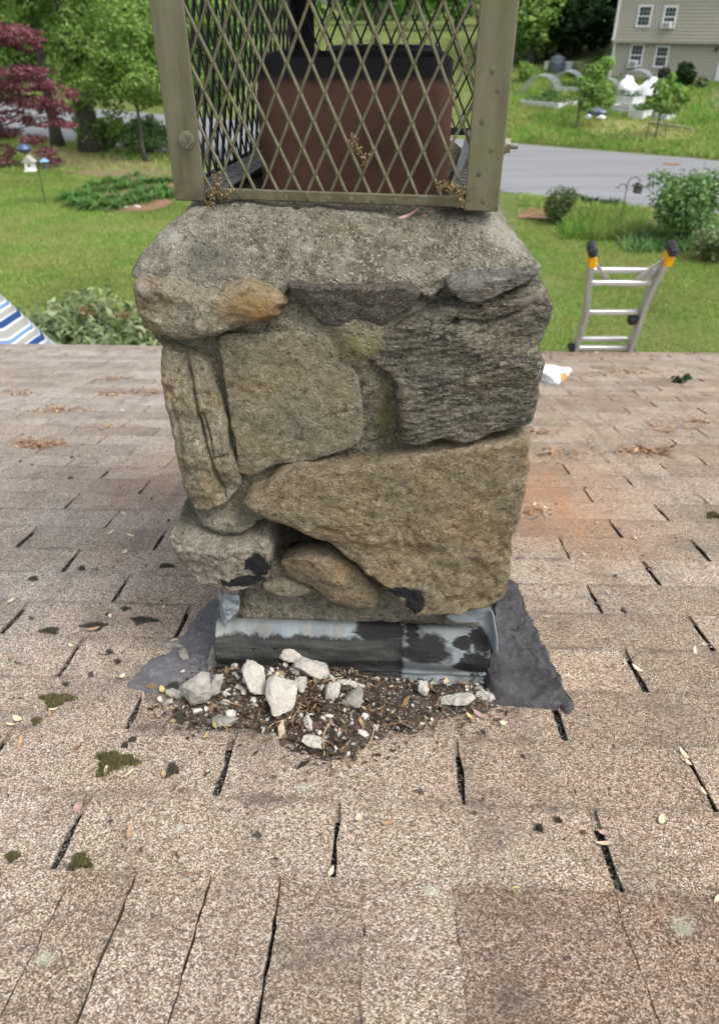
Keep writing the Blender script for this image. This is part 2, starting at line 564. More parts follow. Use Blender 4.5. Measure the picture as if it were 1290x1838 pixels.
EXPO, TABW, GAP, U0 = 0.1235, 0.305, 0.0085, -0.0798
def shingle_mat(name, tint, islands=False, laps=True):
    g = NT(name, .95, .2)
    p = g.pos()
    lo = g.obj()
    cell = g.vor(p, 720, 'Color')
    s = g.add('ShaderNodeSeparateColor', {0: cell})
    v1, v2 = s.outputs[0], s.outputs[1]
    cell2 = g.add('ShaderNodeSeparateColor', {0: g.vor(g.map(p, loc=(3, 1, 7)), 300, 'Color')}).outputs[0]
    gran = g.ramp(v1, [(0., (.10, .075, .058, 1)), (.12, (.17, .12, .088, 1)), (.30, (.27, .19, .135, 1)), (.50, (.37, .275, .195, 1)), (.66, (.50, .395, .295, 1)), (.84, (.68, .585, .475, 1))], 'CONSTANT')
    grey = g.ramp(v1, [(0., (.11, .098, .09, 1)), (.12, (.18, .155, .14, 1)), (.30, (.27, .235, .205, 1)), (.50, (.36, .32, .28, 1)), (.66, (.50, .455, .40, 1)), (.84, (.69, .645, .585, 1))], 'CONSTANT')
    lg = g.noise(p, 1.7, 4, .6)
    md = g.noise(p, 7.5, 5, .65)
    r = g.island() if islands else g.orand()
    x = g.sep(p, 0)
    left = g.add('ShaderNodeMapRange', {'Value': x, 'From Min': .05, 'From Max': -.75}).outputs[0]
    f = g.math('ADD', g.math('MULTIPLY', left, .55), g.math('MULTIPLY', g.math('SUBTRACT', lg, .5), 1.6))
    f = g.math('ADD', f, g.math('MULTIPLY', r, .25), True)
    col = g.mix(f, gran, grey)
    # tab to tab shade, blotches of lost granules, rusty run-off beside the chimney
    k = g.math('ADD', .80, g.math('MULTIPLY', r, .34))
    col = g.mix(1.0, col, g.add('ShaderNodeCombineColor', {0: k, 1: k, 2: k}).outputs[0], 'MULTIPLY')
    col = g.mix(g.ramp(md, [(.33, .50), (.50, 0.)]), col, (.13, .105, .09, 1))
    sk = g.noise(g.map(p, scale=(9, .7, 1)), 2.2, 5, .65)
    col = g.mix(g.ramp(sk, [(.50, 0.), (.68, .32)]), col, (.12, .10, .088, 1))
    bald = g.noise(g.map(p, loc=(4, 9, 2)), 42, 5, .7)
    col = g.mix(g.ramp(bald, [(.66, 0.), (.72, .7)]), col, (.07, .062, .056, 1))
    col = g.mix(g.ramp(cell2, [(.05, .5), (.12, 0.)], 'CONSTANT'), col, (.07, .06, .055, 1))
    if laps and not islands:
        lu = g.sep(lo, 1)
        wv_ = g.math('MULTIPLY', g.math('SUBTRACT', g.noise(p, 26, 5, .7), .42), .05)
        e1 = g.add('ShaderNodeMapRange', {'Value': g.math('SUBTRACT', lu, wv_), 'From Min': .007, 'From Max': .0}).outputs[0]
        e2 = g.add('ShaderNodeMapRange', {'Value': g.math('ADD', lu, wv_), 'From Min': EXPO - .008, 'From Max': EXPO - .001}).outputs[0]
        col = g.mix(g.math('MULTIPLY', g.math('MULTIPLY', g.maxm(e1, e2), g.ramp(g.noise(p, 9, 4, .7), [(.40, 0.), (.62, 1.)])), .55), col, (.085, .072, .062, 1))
    c1, c2, c3 = roofpt(985, 900), roofpt(300, 850), roofpt(1130, 690)
    rust = g.maxm(g.math('MULTIPLY', g.blob(p, c1, (.34, .55, .3), .97, .5, 5), .95),
                  g.math('MULTIPLY', g.blob(p, c2, (.22, .50, .3), .97, .6, 5), .48))
    rust = g.math('MULTIPLY', rust, g.ramp(g.noise(g.map(p, scale=(5, .8, 1)), 3.2, 5, .7), [(.34, .35), (.62, 1.)]))
    rust = g.math('MULTIPLY', rust, g.add('ShaderNodeMapRange', {'Value': v2, 'From Min': .0, 'From Max': .9, 'To Min': 1.0, 'To Max': .55}).outputs[0])
    col = g.mix(rust, col, (.40, .20, .095, 1))
    col = g.mix(1.0, col, tint, 'MULTIPLY')
    # pale green lichen rosettes
    li = g.maxm(*[g.blob(p, roofpt(a, b), (rr * .8, rr * .8, .05), .5, 1.1, 160) for a, b, rr in ((325, 1495, .010), (545, 1420, .010), (775, 1612, .013), (487, 1697, .008), (1220, 1680, .016), (90, 1738, .013), (215, 1100, .012))])
    col = g.mix(g.math('MULTIPLY', li, .38), col, (.50, .56, .47, 1))
    g.color(col)
    h = g.math('ADD', v1, g.math('MULTIPLY', g.noise(p, 60, 3), .6))
    g.normal(g.bump(h, .8, .0016))
    return g.m

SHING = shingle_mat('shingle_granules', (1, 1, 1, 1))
SHING_I = shingle_mat('shingle_granules_far', (1, 1, 1, 1), True)
CAPDARK = shingle_mat('shingle_granules_dark', (.74, .70, .69, 1), laps=False)
CAPM = shingle_mat('shingle_granules_cap', (1, 1, 1, 1), laps=False)
g = NT('roof_underlay', .95, .15)
g.color(g.ramp(g.add('ShaderNodeSeparateColor', {0: g.vor(g.pos(), 400)}).outputs[0], [(0., (.020, .019, .018, 1)), (.55, (.06, .055, .05, 1)), (.78, (.24, .22, .20, 1))], 'CONSTANT'))
g.normal(g.bump(g.noise(g.pos(), 200, 3), .8, .004))
UNDER = g.m

# deck with both slopes, its edges and the walls below
b = MB()
def rl(u, v, h=0): return roof_local(u, v, h)
A = [rl(EAVE_U - .03, -ROOF_V, 0), rl(EAVE_U - .03, ROOF_V, 0), rl(RIDGE_U, ROOF_V, 0), rl(RIDGE_U, -ROOF_V, 0)]
ry, rz = A[2][1], A[2][2]
Bk = [np.array((s * ROOF_V, 2 * ry - A[0][1], A[0][2])) for s in (1, -1)]
dn = np.array((0, 0, -.04))
V = [*A, *Bk, *[a + dn for a in A], *[a + dn for a in Bk]]
F = [(0, 1, 2, 3), (3, 2, 4, 5), (9, 8, 7, 6)[::1], (6, 7, 1, 0), (10, 11, 5, 4), (11, 10, 8, 9), (6, 0, 3, 9), (9, 3, 5, 11), (1, 7, 8, 2), (2, 8, 10, 4)]
b.add(V, F)
b.build('roof_deck', UNDER, house)
SIDE = plain('clapboard_paint', (.55, .53, .48, 1), .7, nscale=8)
zw = A[0][2] - .05
b = MB()
b.box((0, (A[0][1] + Bk[0][1]) / 2, (zw - RO[2]) / 2 - .0), (2 * ROOF_V - .5, A[0][1] - Bk[0][1] - .7, zw + RO[2]))
b.build('wall', SIDE, house)
b = MB()
b.box((0, A[0][1] - .012, A[0][2] - .10), (2 * ROOF_V, .02, .115))
b.build('fascia', plain('white_trim', (.75, .75, .73, 1), .5, nscale=6), house)
# the far slope: shingle rows as one sheet of laps
b = MB()
for k in range(33):
    u0, u1 = RIDGE_U - .0 - k * .1235, RIDGE_U - (k + 1) * .1235
    f = lambda u, h: np.array((0, 2 * ry - rl(2 * RIDGE_U - u, 0, h)[1] if False else 2 * ry - rl(2 * RIDGE_U - u, 0, h)[1], rl(2 * RIDGE_U - u, 0, h)[2]))
    a, c, d = f(u0, .004), f(u1, .010), f(u1, .002)
    L, Rr = np.array((-ROOF_V, 0, 0)), np.array((ROOF_V, 0, 0))
    b.add([a + L, a + Rr, c + Rr, c + L, d + L, d + Rr], [(0, 3, 2, 1), (3, 4, 5, 2)])
tag(b.build('shingle_field', SHING_I, house), kind='stuff')

def tab_verts(w, L, rs, hw=(.0052, .0105), th=.004, nu=6, nv=4):
    """one shingle tab in (v, u, h): upper end tucked under the course above, lower end free"""
    r = np.random.default_rng(rs)
    us = np.linspace(-.03, L, nu)
    V, F = [], []
    jl, jr = r.normal(0, .0011, nu), r.normal(0, .0011, nu)
    jb = r.normal(0, .0014, nv)
    warp = r.normal(0, .0009, (nu, nv))
    for i, u in enumerate(us):
        for j in range(nv):
            t = j / (nv - 1)
            v = -w / 2 + jl[i] + (w + jr[i] - jl[i]) * t
            uu = u + (jb[j] if i == nu - 1 else 0)
            h = hw[0] + (hw[1] - hw[0]) * (u + .03) / (L + .03) + warp[i, j]
            V.append((v, uu, h))
    for i in range(nu - 1):
        for j in range(nv - 1):
            F.append((i * nv + j, i * nv + j + 1, (i + 1) * nv + j + 1, (i + 1) * nv + j))
    rim = [i * nv for i in range(nu)] + [(nu - 1) * nv + j for j in range(1, nv)] + [i * nv + nv - 1 for i in range(nu - 2, -1, -1)]
    o = len(V)
    for k in rim:
        V.append((V[k][0], V[k][1], V[k][2] - th))
    for a in range(len(rim) - 1):
        F.append((rim[a], rim[a + 1], o + a + 1, o + a)[::-1])
    return V, F

variants = []
for k in range(12):
    V, F = tab_verts(TABW - GAP, EXPO, 50 + k)
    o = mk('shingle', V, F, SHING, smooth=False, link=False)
    variants.append(o)
_, vk0 = roof_uv(603, 1500)
_, vk1 = roof_uv(815, 1385)
print('KEYWAYS', vk0, vk1, (vk1 - vk0) / TABW)
NROW = int(round((EAVE_U - U0) / EXPO))
far = MB()
tabs = []
jit = np.random.default_rng(11)
for k in range(NROW):
    uc = U0 + k * EXPO
    for m in range(-15, 16):
        v = vk0 + (m + .5) * TABW + (k % 2) * TABW / 2
        if abs(v) > ROOF_V - TABW / 2: continue
        px, py = project(roof_world(uc + EXPO * .6, v))
        inside = -110 < px < 1400 and py < 1900
        tabs.append((0 if inside else 1, -upx(roof_world(uc, v)), k, uc, v))
tabs.sort()
nin = sum(1 for t in tabs if t[0] == 0)
first = {}
for n_, (oi, _, k, uc, v) in enumerate(tabs):
    ju, jv, jr = jit.normal(0, .0014), jit.normal(0, .0013), jit.normal(0, .004)
    if oi == 0 and n_ < 300:
        q = variants[int(jit.integers(12))]
        o = q.copy()
        COL.objects.link(o)
        o.parent = house
        o.location = rl(uc + ju, v + jv, 0)
        o.rotation_euler = (-PITCH, 0, jr)
        if k >= 9: o.scale = ((TABW - .0045) / (TABW - GAP), 1, 1)
    else:
        V, F = tab_verts(TABW - GAP, EXPO, 3000 + n_, nu=3, nv=2)
        far.add([rl(uc + ju + a[1], v + jv + a[0], a[2]) for a in V], F)
print('TABS', len(tabs), 'in view', nin)
tag(far.build('shingle_field', SHING_I, house), kind='stuff')
for q in variants:
    bpy.data.objects.remove(q)

# ridge caps along the bottom of the picture
edges_px = [-330, -190, -60, 82, 205, 352, 490, 652, 822, 1125, 1330, 1560, 1800]
vv = [roof_uv(x, 1700)[1] for x in edges_px]
vv = [vv[0] - .28 * i for i in range(11, 0, -1)] + vv + [vv[-1] + .28 * i for i in range(1, 11)]
cr = np.random.default_rng(8)
for a, c in zip(vv[:-1], vv[1:]):
    if a < -ROOF_V or c > ROOF_V: continue
    gl_ = .0016 if a < roof_uv(500, 1700)[1] else -.0006
    gr_ = .0016 if c < roof_uv(500, 1700)[1] else -.0006
    V, F = [], []
    ul = U0 + cr.normal(0.004, .002)
    prof = [(ul - .013 * i_, .0135 + .0004 * i_) for i_ in range(11)] + [(RIDGE_U + .010, .019)]
    ns = 4
    for s_ in range(ns):
        t = s_ / (ns - 1)
        for (u, h) in prof:
            jv = cr.normal(0, .0010) if s_ in (0, ns - 1) else 0
            V.append(rl(u, a + gl_ + (c - a - gl_ - gr_) * t + jv, h + (.0030 if gl_ > 0 else .0010) * (1 - t) + cr.normal(0, .0005)))
        top = rl(RIDGE_U, 0, .021)
        V.append((V[-1][0], top[1], top[2] + .0025 * (1 - t)))
        V.append((V[-1][0], 2 * ry - rl(ul, 0, .0135)[1], rl(ul, 0, .0135)[2]))
    m = len(prof) + 2
    for s_ in range(ns - 1):
        for i in range(m - 1):
            F.append((s_ * m + i, s_ * m + i + 1, (s_ + 1) * m + i + 1, (s_ + 1) * m + i)[::-1])
    o0 = len(V)
    V += [(x, y, z - .011) for x, y, z in V]
    for i in range(m - 1):
        F.append((i, i + 1, o0 + i + 1, o0 + i)); e = (ns - 1) * m
        F.append((e + i + 1, e + i, o0 + e + i, o0 + e + i + 1))
    for s_ in range(ns - 1):
        F.append((s_ * m, (s_ + 1) * m, o0 + (s_ + 1) * m, o0 + s_ * m)[::-1])
    dark = vv.index(a) - 11 in (8, 9)
    mk('cap_shingle', V, F, CAPDARK if dark else CAPM, house, smooth=False)

# ------------------------------------------------------------------ the stone chimney
OC = roofpt(632, 1203)
CYAW = R(-2.2)
chim = thing('stone_chimney', 'short fieldstone chimney with cement crown and grey metal flashing standing on the roof', 'chimney', OC, (0, 0, CYAW))
CB = np.array((-math.sin(CYAW), math.cos(CYAW), 0.0))   # depth axis of the chimney
CA = np.array((math.cos(CYAW), math.sin(CYAW), 0.0))


def cl(px, py, y=0.0):
    """a point of the photograph on the upright plane y behind the chimney front, in chimney axes"""
    q = hit(px, py, OC + CB * y, CB) - OC
    return np.array((np.dot(q, CA), q[2]))


def clz(px, py, z):
    q = hit(px, py, OC + np.array((0, 0, z)), np.array((0, 0, 1.0))) - OC
    return np.array((np.dot(q, CA), np.dot(q, CB)))


def slab(name, outline, mat, parent, front=0.0, back=.08, R0=.012, amp=.006, fine=.0018, seed=0, nth=150, nr=26, edge=.003,
         fn=None, cracks=(), frame=None, ragged=0.0, taper=0.0, noise_scale=11.0, center=None, bulge=0.0, facets=8, tilt=.16):
    """a solid with the given outline in (x, z): rounded rim, uneven face towards -y, sides running back"""
    O = catmull(outline, nth)
    if ragged:
        nrm = np.roll(O, -1, 0) - np.roll(O, 1, 0)
        nrm = np.stack([nrm[:, 1], -nrm[:, 0]], 1); nrm /= np.linalg.norm(nrm, axis=1)[:, None] + 1e-9
        q = np.c_[O, np.zeros(len(O))]
        O = O + nrm * (fbm(q, 45, 4, seed + 31) * ragged)[:, None]
    c = np.array(center) if center is not None else O.mean(0)
    rr = 1 - (1 - np.linspace(0, 1, nr)) ** 1.55
    P = c + (O - c)[None] * rr[:, None, None]
    flat_ = P.reshape(-1, 2)
    # distance of every face point from the rim
    D = np.full(len(flat_), 9.0)
    for k0 in range(0, len(flat_), 600):
        D[k0:k0 + 600] = np.min(np.linalg.norm(flat_[k0:k0 + 600, None] - O[None], axis=2), axis=1)
    q3 = np.c_[flat_, np.zeros(len(flat_))]
    RR = R0 * (1 + .55 * fbm(q3, 16, 3, seed + 5))
    RR = np.maximum(RR, .002)
    t = np.clip(D / RR, 0, 1)
    y = front + RR * (1 - np.sqrt(np.clip(1 - (1 - t) ** 2, 0, 1)))
    n_ = fbm(q3, noise_scale, 5, seed)
    n2 = fbm(q3, 48, 4, seed + 9)
    ridge = 1 - np.abs(fbm(q3 + .05 * n_[:, None], noise_scale * 1.6, 4, seed + 21))
    fade = np.clip(D / (R0 * .8), .25, 1)
    y = y + fade * (amp * .42 * n_ - amp * .35 * (ridge - .7)) + fine * n2
    if facets:
        fr_ = np.random.default_rng(seed * 7 + 3)
        sp = np.ptp(O, axis=0).min()
        yf = np.zeros(len(flat_))
        for _ in range(facets):
            th = fr_.uniform(0, 2 * math.pi); m_ = fr_.uniform(.35, 1) * tilt
            g_ = np.array((math.cos(th), math.sin(th)))
            p_ = c + g_ * sp * fr_.uniform(.10, .42)
            wob = .004 * fbm(q3, 35, 3, seed + 40)
            yf = np.maximum(yf, m_ * ((flat_ - p_) @ g_ + wob))
        y = y + yf
        # thin flakes broken off in steps
        st = fbm(q3 * np.array((1, 1, 1.8)), noise_scale * .8, 4, seed + 60)
        k_ = st * 2.2
        stp = (np.floor(k_) + np.clip((k_ - np.floor(k_)) * 7 - 3, 0, 1)) / 2.2
        y = y + fade * amp * .55 * stp
    if bulge:
        y = y - bulge * np.clip(D / (D.max() + 1e-9), 0, 1) ** .7
    if fn is not None:
        y = y + fn(flat_)
    for line, w, d in cracks:
        L = catmull(line, 60, closed=False)
        dd = np.full(len(flat_), 9.0)
        for k0 in range(0, len(flat_), 600):
            dd[k0:k0 + 600] = np.min(np.linalg.norm(flat_[k0:k0 + 600, None] - L[None], axis=2), axis=1)
        y = y + d * np.exp(-(dd / w) ** 2)
    N = nth
    V = np.c_[flat_[:, 0], y, flat_[:, 1]].reshape(nr, N, 3)
    rows = [V[i] for i in range(nr)]
    yb = np.maximum(rows[-1][:, 1], 0)
    last = rows[-1]
    for s_, sh in ((.004, 0.0), (.016, .0), (.05, .3), (1.0, 1.0)):
        q = last.copy()
        q[:, 1] = last[:, 1] + (front + back - last[:, 1]) * s_ if s_ == 1.0 else last[:, 1] + (s_ if s_ < back * .8 else back * .8)
        cc = np.array((c[0], 0, c[1]))
        off = q - cc; off[:, 1] = 0
        q = q - off * (taper * sh)
        e = fbm(q, 30, 3, seed + 77) * edge
        u = off / (np.linalg.norm(off, axis=1)[:, None] + 1e-9)
        rows.append(q + u * e[:, None])
    W = np.concatenate(rows, 0)
    m = len(rows)
    i0 = (np.arange(m - 1)[:, None] * N + np.arange(N)[None]).ravel()
    i1 = (np.arange(m - 1)[:, None] * N + (np.arange(N)[None] + 1) % N).ravel()
    Fq = np.stack([i0, i0 + N, i1 + N, i1], 1)
    # close the back with a fan to keep the solid shut
    bc = W[-N:].mean(0)
    W = np.vstack([W, bc])
    k = np.arange(N)
    Fb = np.stack([(m - 1) * N + k, np.full(N, len(W) - 1), np.full(N, len(W) - 1), (m - 1) * N + (k + 1) % N], 1)
    faces = [tuple(f) for f in Fq] + [(int(a), int(b_), int(d)) for a, b_, _, d in Fb]
    if frame is not None:
        o_, ax, ay = frame                                 # origin, x axis, depth axis (z stays up)
        W = o_ + W[:, :1] * ax + W[:, 1:2] * ay + W[:, 2:] * np.array((0, 0, 1.0))
    return mk(name, W, faces, mat, parent)


def pts(L, y): return [cl(a, b_, y) for a, b_ in L]


TAR = (.022, .022, .025, 1)
def at(px, py, y=-.01):
    a = cl(px, py, y); return (a[0], y, a[1])

TAN = rock_mat('stone_tan', (0.350, 0.300, 0.200, 1), (0.480, 0.430, 0.310, 1), (0.130, 0.105, 0.070, 1))
RUSTY = rock_mat('stone_rusty', (0.370, 0.330, 0.235, 1), (0.500, 0.460, 0.360, 1), (0.145, 0.120, 0.085, 1),
                 masks=[(at(452, 552, -.03), (.050, .1, .034), (.36, .24, .105, 1), .95, .7, 34), (at(482, 572, -.03), (.024, .1, .016), (.22, .12, .05, 1), .95, .9, 50)])
OLIVE = rock_mat('stone_olive', (0.285, 0.255, 0.175, 1), (0.385, 0.355, 0.260, 1), (0.145, 0.125, 0.082, 1), .8, speck=.3)
BROWN = rock_mat('stone_brown', (0.285, 0.228, 0.138, 1), (0.390, 0.328, 0.215, 1), (0.140, 0.108, 0.064, 1), .8,
                 masks=[(at(745, 1075, -.034), (.016, .1, .026), TAR, .2, .5, 55), (at(715, 1062, -.034), (.026, .1, .010), TAR, .2, .5, 55), (at(737, 1100, -.034), (.009, .1, .020), TAR, .2, .4, 55)])
GNEISS = rock_mat('stone_gneiss', (0.185, 0.172, 0.130, 1), (0.330, 0.305, 0.235, 1), (0.060, 0.055, 0.047, 1), .9,
                  strat=((0, R(14), 0), (1.6, 1, 15), .75),
                  masks=[(at(955, 540, -.03), (.018, .1, .014), (.50, .47, .41, 1), .9, .9, 60)])
DARK = rock_mat('stone_dark', (0.135, 0.120, 0.100, 1), (0.230, 0.210, 0.180, 1), (0.055, 0.050, 0.044, 1), 1.2)
SLATE = rock_mat('stone_slate', (0.260, 0.250, 0.225, 1), (0.430, 0.410, 0.375, 1), (0.100, 0.093, 0.085, 1), 1.2, strat=((0, R(14), 0), (2, 1, 26), .7))
GREYS = rock_mat('stone_grey', (0.380, 0.340, 0.260, 1), (0.550, 0.520, 0.440, 1), (0.145, 0.122, 0.090, 1), 1.0, strat=((0, R(30), 0), (5, 1, 3), .35),
                 masks=[(at(462, 1022, -.042), (.018, .1, .026), TAR, .2, .8, 50), (at(438, 1048, -.042), (.040, .1, .010), TAR, .2, .9, 60)])
TALL = rock_mat('stone_tall', (0.380, 0.330, 0.225, 1), (0.520, 0.475, 0.365, 1), (0.150, 0.120, 0.076, 1), 1.0, strat=((0, R(8), 0), (12, 1, 1.6), .25))
WEDGE = rock_mat('stone_wedge', (0.360, 0.280, 0.170, 1), (0.460, 0.385, 0.265, 1), (0.170, 0.130, 0.080, 1), 1.0)


def mortar_mat(name, base, lo, hi, moss=.35, peb=.55, masks=None):
    n = NT(name, .97, .15)
    p = n.obj()
    a = n.noise(p, 10, 6, .65)
    b_ = n.noise(p, 60, 5, .7)
    col = n.ramp(a, [(.3, lo), (.5, base), (.72, hi)])
    col = n.mix(n.ramp(b_, [(.35, .7), (.55, 0.)]), col, tuple(x * .55 for x in lo[:3]) + (1,))
    ms = n.noise(n.map(p, loc=(5, 5, 5)), 13, 5, .6)
    col = n.mix(n.ramp(ms, [(.5, 0.), (.72, moss)]), col, (.115, .115, .045, 1))
    g1 = n.vor(p, 300, 'Distance'); g1c = n.add('ShaderNodeSeparateColor', {0: n.vor(p, 300)}).outputs[0]
    g2c = n.add('ShaderNodeSeparateColor', {0: n.vor(p, 650)}).outputs[0]
    col = n.mix(n.ramp(g1c, [(.78, 0.), (.9, peb)]), col, (.42, .39, .33, 1))
    col = n.mix(n.ramp(g2c, [(.05, .65), (.16, 0.)]), col, (.035, .033, .028, 1))
    sand = n.math('MULTIPLY', n.math('SUBTRACT', .5, g1), n.ramp(g1c, [(.45, 0.), (.8, 1.)]))
    for m in (masks or []):
        col = n.mix(n.blob(p, *m[:2], *m[3:]), col, m[2])
    pit = n.noise(n.map(p, loc=(2, 8, 4)), 95, 5, .72)
    col = n.mix(n.ramp(pit, [(.30, .9), (.43, 0.)]), col, tuple(x * .28 for x in lo[:3]) + (1,))
    col = n.mix(n.ramp(pit, [(.57, 0.), (.72, .55)]), col, tuple(min(1, x * 1.3) for x in hi[:3]) + (1,))
    sand = n.math('ADD', sand, n.math('MULTIPLY', pit, 1.6))
    n.color(col)
    n.normal(n.bump(n.math('ADD', n.math('MULTIPLY', sand, 1.3), n.math('ADD', b_, n.math('MULTIPLY', g2c, .3))), .9, .005))
    return n.m

MORTAR = mortar_mat('old_mortar', (.265, .245, .185, 1), (.15, .135, .10, 1), (.36, .34, .27, 1), .45,
                    masks=[(at(690, 760), (.02, .1, .06), (.19, .18, .075, 1), .95, .8, 30), (at(640, 620), (.05, .1, .03), (.20, .185, .085, 1), .95, .8, 30)])
CROWN = mortar_mat('crown_cement', (.255, .238, .182, 1), (.135, .124, .092, 1), (.37, .35, .285, 1), .4, .75,
                   masks=[(at(285, 435, -.0), (.026, .1, .008), (.38, .375, .33, 1), .9, .9, 50),
                          (at(940, 390), (.06, .2, .05), (.50, .475, .40, 1), .9, .5, 25), (at(365, 465), (.045, .1, .03), (.12, .115, .095, 1), .9, .6, 25)])

# mortar body: the uneven face seen in the joints, deep where stones have left a hole
CORE = [(288, 618), (290, 660), (302, 720), (322, 830), (338, 905), (362, 948), (350, 1000), (395, 1052), (432, 1066), (432, 1135), (640, 1140), (868, 1135), (868, 1095), (898, 1070),
        (905, 1000), (922, 900), (938, 800), (953, 782), (945, 764), (950, 700), (962, 600), (955, 520), (960, 492), (800, 488), (600, 488), (400, 488), (258, 488), (252, 520), (262, 590)]
YC = .009
void = cl(524, 974, YC)
def core_fn(q):
    d = np.linalg.norm((q - void) / np.array((.058, .034)), axis=1)
    y = .26 * np.clip(1.35 - d, 0, 1) ** .5
    b_ = cl(640, 1085, YC)
    y = y + .012 * np.exp(-((q[:, 1] - b_[1]) / .030) ** 2)
    # flush pointing between the two upper stones
    f = cl(655, 625, YC)
    y = y - .012 * np.exp(-(np.linalg.norm((q - f) / np.array((.05, .075)), axis=1)) ** 4)
    f = cl(560, 600, YC)
    y = y - .013 * np.exp(-(np.linalg.norm((q - f) / np.array((.10, .04)), axis=1)) ** 4)
    f = cl(915, 788, YC)
    y = y - .022 * np.exp(-(np.linalg.norm((q - f) / np.array((.035, .014)), axis=1)) ** 4)
    f = cl(415, 935, YC)
    y = y - .018 * np.exp(-(np.linalg.norm((q - f) / np.array((.04, .014)), axis=1)) ** 4)
    return y
slab('mortar', pts(CORE, YC), MORTAR, chim, YC, .70, .012, .008, .0032, 3, 320, 90, .004, fn=core_fn, ragged=.002, facets=0, center=cl(640, 800, YC))
b = MB()
wb_ = cl(432, 1130, YC)[0], cl(868, 1130, YC)[0]
b.box(((wb_[0] + wb_[1]) / 2, .38, -.06), (wb_[1] - wb_[0], .70, .42))
b.build('chimney_base', MORTAR, chim)

def S(name, L, mat, front=-.012, back=.10, **k):
    return slab('stone', pts(L, front), mat, chim, front, back, **k)

S1 = [(234, 516), (244, 502), (275, 508), (310, 507), (348, 522), (388, 526), (415, 516), (436, 514), (470, 525), (500, 537), (513, 551), (498, 560), (500, 572), (486, 582), (440, 590), (400, 602), (350, 611), (300, 610), (262, 602), (246, 582), (239, 550)]
S('s', S1, RUSTY, -.030, .24, R0=0.009, amp=.008, fine=.003, seed=1, ragged=.0022, nr=44, nth=190, bulge=.003)
S2 = [(520, 514), (560, 512), (640, 510), (732, 515), (752, 530), (745, 545), (715, 565), (690, 588), (640, 591), (580, 588), (556, 565), (538, 540)]
_o2 = pts(S2, -.004); _zt = max(z for _, z in _o2); _zb = min(z for _, z in _o2)
S('s', S2, DARK, -.016, .07, facets=4, tilt=.08, R0=.004, amp=.003, fine=.0022, seed=2, ragged=.0018,
  fn=lambda q: .007 * np.clip((q[:, 1] - (_zt + _zb) / 2) / (_zt - _zb) * 2, -1, 1) * -1)
S3 = [(803, 516), (820, 511), (870, 507), (930, 493), (964, 487), (970, 496), (945, 511), (905, 527), (862, 544), (825, 538), (806, 529)]
S('s', S3, SLATE, -.030, .10, R0=.006, amp=.003, fine=.002, seed=3, ragged=.0018)
S4 = [(648, 655), (663, 628), (698, 603), (742, 578), (790, 562), (830, 552), (880, 545), (925, 527), (962, 511), (984, 532), (993, 572), (979, 622), (970, 690), (963, 742), (956, 767), (900, 782), (830, 795), (770, 801), (722, 804), (713, 760), (709, 705), (688, 678)]
def s4fn(q):
    a = cl(690, 640, -.02); d = np.linalg.norm((q - a) / np.array((.05, .045)), axis=1)
    y = .016 * np.exp(-d ** 2)
    z0 = cl(900, 650, -.02)
    t = (q[:, 1] - z0[1]) - .25 * (q[:, 0] - z0[0])
    y = y + .0009 * np.sin(t * 330 + 3 * np.sin(q[:, 0] * 30)) * .6 + .0006 * np.sin(t * 760 + 5 * np.sin(q[:, 0] * 21))
    a = cl(850, 600, -.02)
    y = y + .010 / (1 + np.exp(-((q[:, 1] - a[1]) + .25 * (q[:, 0] - a[0])) * 240))
    return y
S('s', S4, GNEISS, -.030, .24, R0=0.008, amp=.0022, facets=5, tilt=.10, fine=.0022, seed=4, ragged=.003, nr=52, nth=260, fn=s4fn,
  cracks=[(pts([(795, 590), (830, 575), (870, 580), (905, 570), (960, 545)], -.02), .0022, .006), (pts([(790, 608), (812, 590), (818, 575)], -.02), .003, .008)])
S5 = [(393, 608), (430, 601), (470, 600), (540, 592), (595, 612), (628, 655), (649, 700), (651, 760), (646, 795), (618, 811), (560, 829), (500, 836), (470, 851), (440, 857), (426, 850), (419, 800), (406, 720), (396, 660)]
S('s', S5, OLIVE, -.008, .08, R0=.0035, amp=.0032, facets=5, tilt=.06, fine=.0015, seed=5, ragged=.0018, nr=44, nth=210,
  cracks=[(pts([(560, 762), (590, 745), (640, 735)], -.008), .0016, .002)])
S6 = [(281, 650), (292, 627), (328, 640), (346, 645), (364, 661), (374, 690), (391, 740), (403, 775), (410, 820), (423, 862), (425, 890), (404, 916), (376, 929), (346, 926), (331, 901), (318, 850), (305, 780), (290, 710)]
S('s', S6, TALL, -.026, .22, R0=0.01, amp=.008, fine=.003, seed=6, ragged=.002, nr=44, nth=210, bulge=.002,
  cracks=[(pts([(331, 648), (341, 690), (352, 740), (366, 790), (376, 822), (384, 850), (400, 905)], -.026), .0024, .010),
          (pts([(362, 745), (376, 790), (382, 822)], -.026), .0016, .006), (pts([(382, 826), (410, 822)], -.026), .0016, .005),
          (pts([(300, 700), (318, 770), (330, 850)], -.026), .004, .004)],
  fn=lambda q: .010 * np.exp(-(np.linalg.norm((q - cl(405, 885, -.026)) / np.array((.018, .02)), axis=1)) ** 2))
S7 = [(437, 908), (470, 885), (506, 857), (560, 848), (640, 840), (720, 826), (800, 815), (880, 800), (932, 791), (952, 801), (953, 840), (945, 880), (936, 920), (926, 960), (919, 1000), (913, 1058), (904, 1082), (880, 1096), (830, 1105), (762, 1108), (735, 1091), (705, 1065), (660, 1035), (620, 1003), (570, 971), (512, 950), (466, 932)]
S('s', S7, BROWN, -.034, .24, R0=.006, amp=.0034, facets=6, tilt=.07, fine=.0018, seed=7, ragged=.0026, nr=60, nth=280,
  fn=lambda q: .0042 * fbm(np.c_[q, q[:, 0] * 0], 34, 4, 66) * np.clip((cl(700, 930, -.03)[1] - q[:, 1]) / .05 + .5, .1, 1.2))
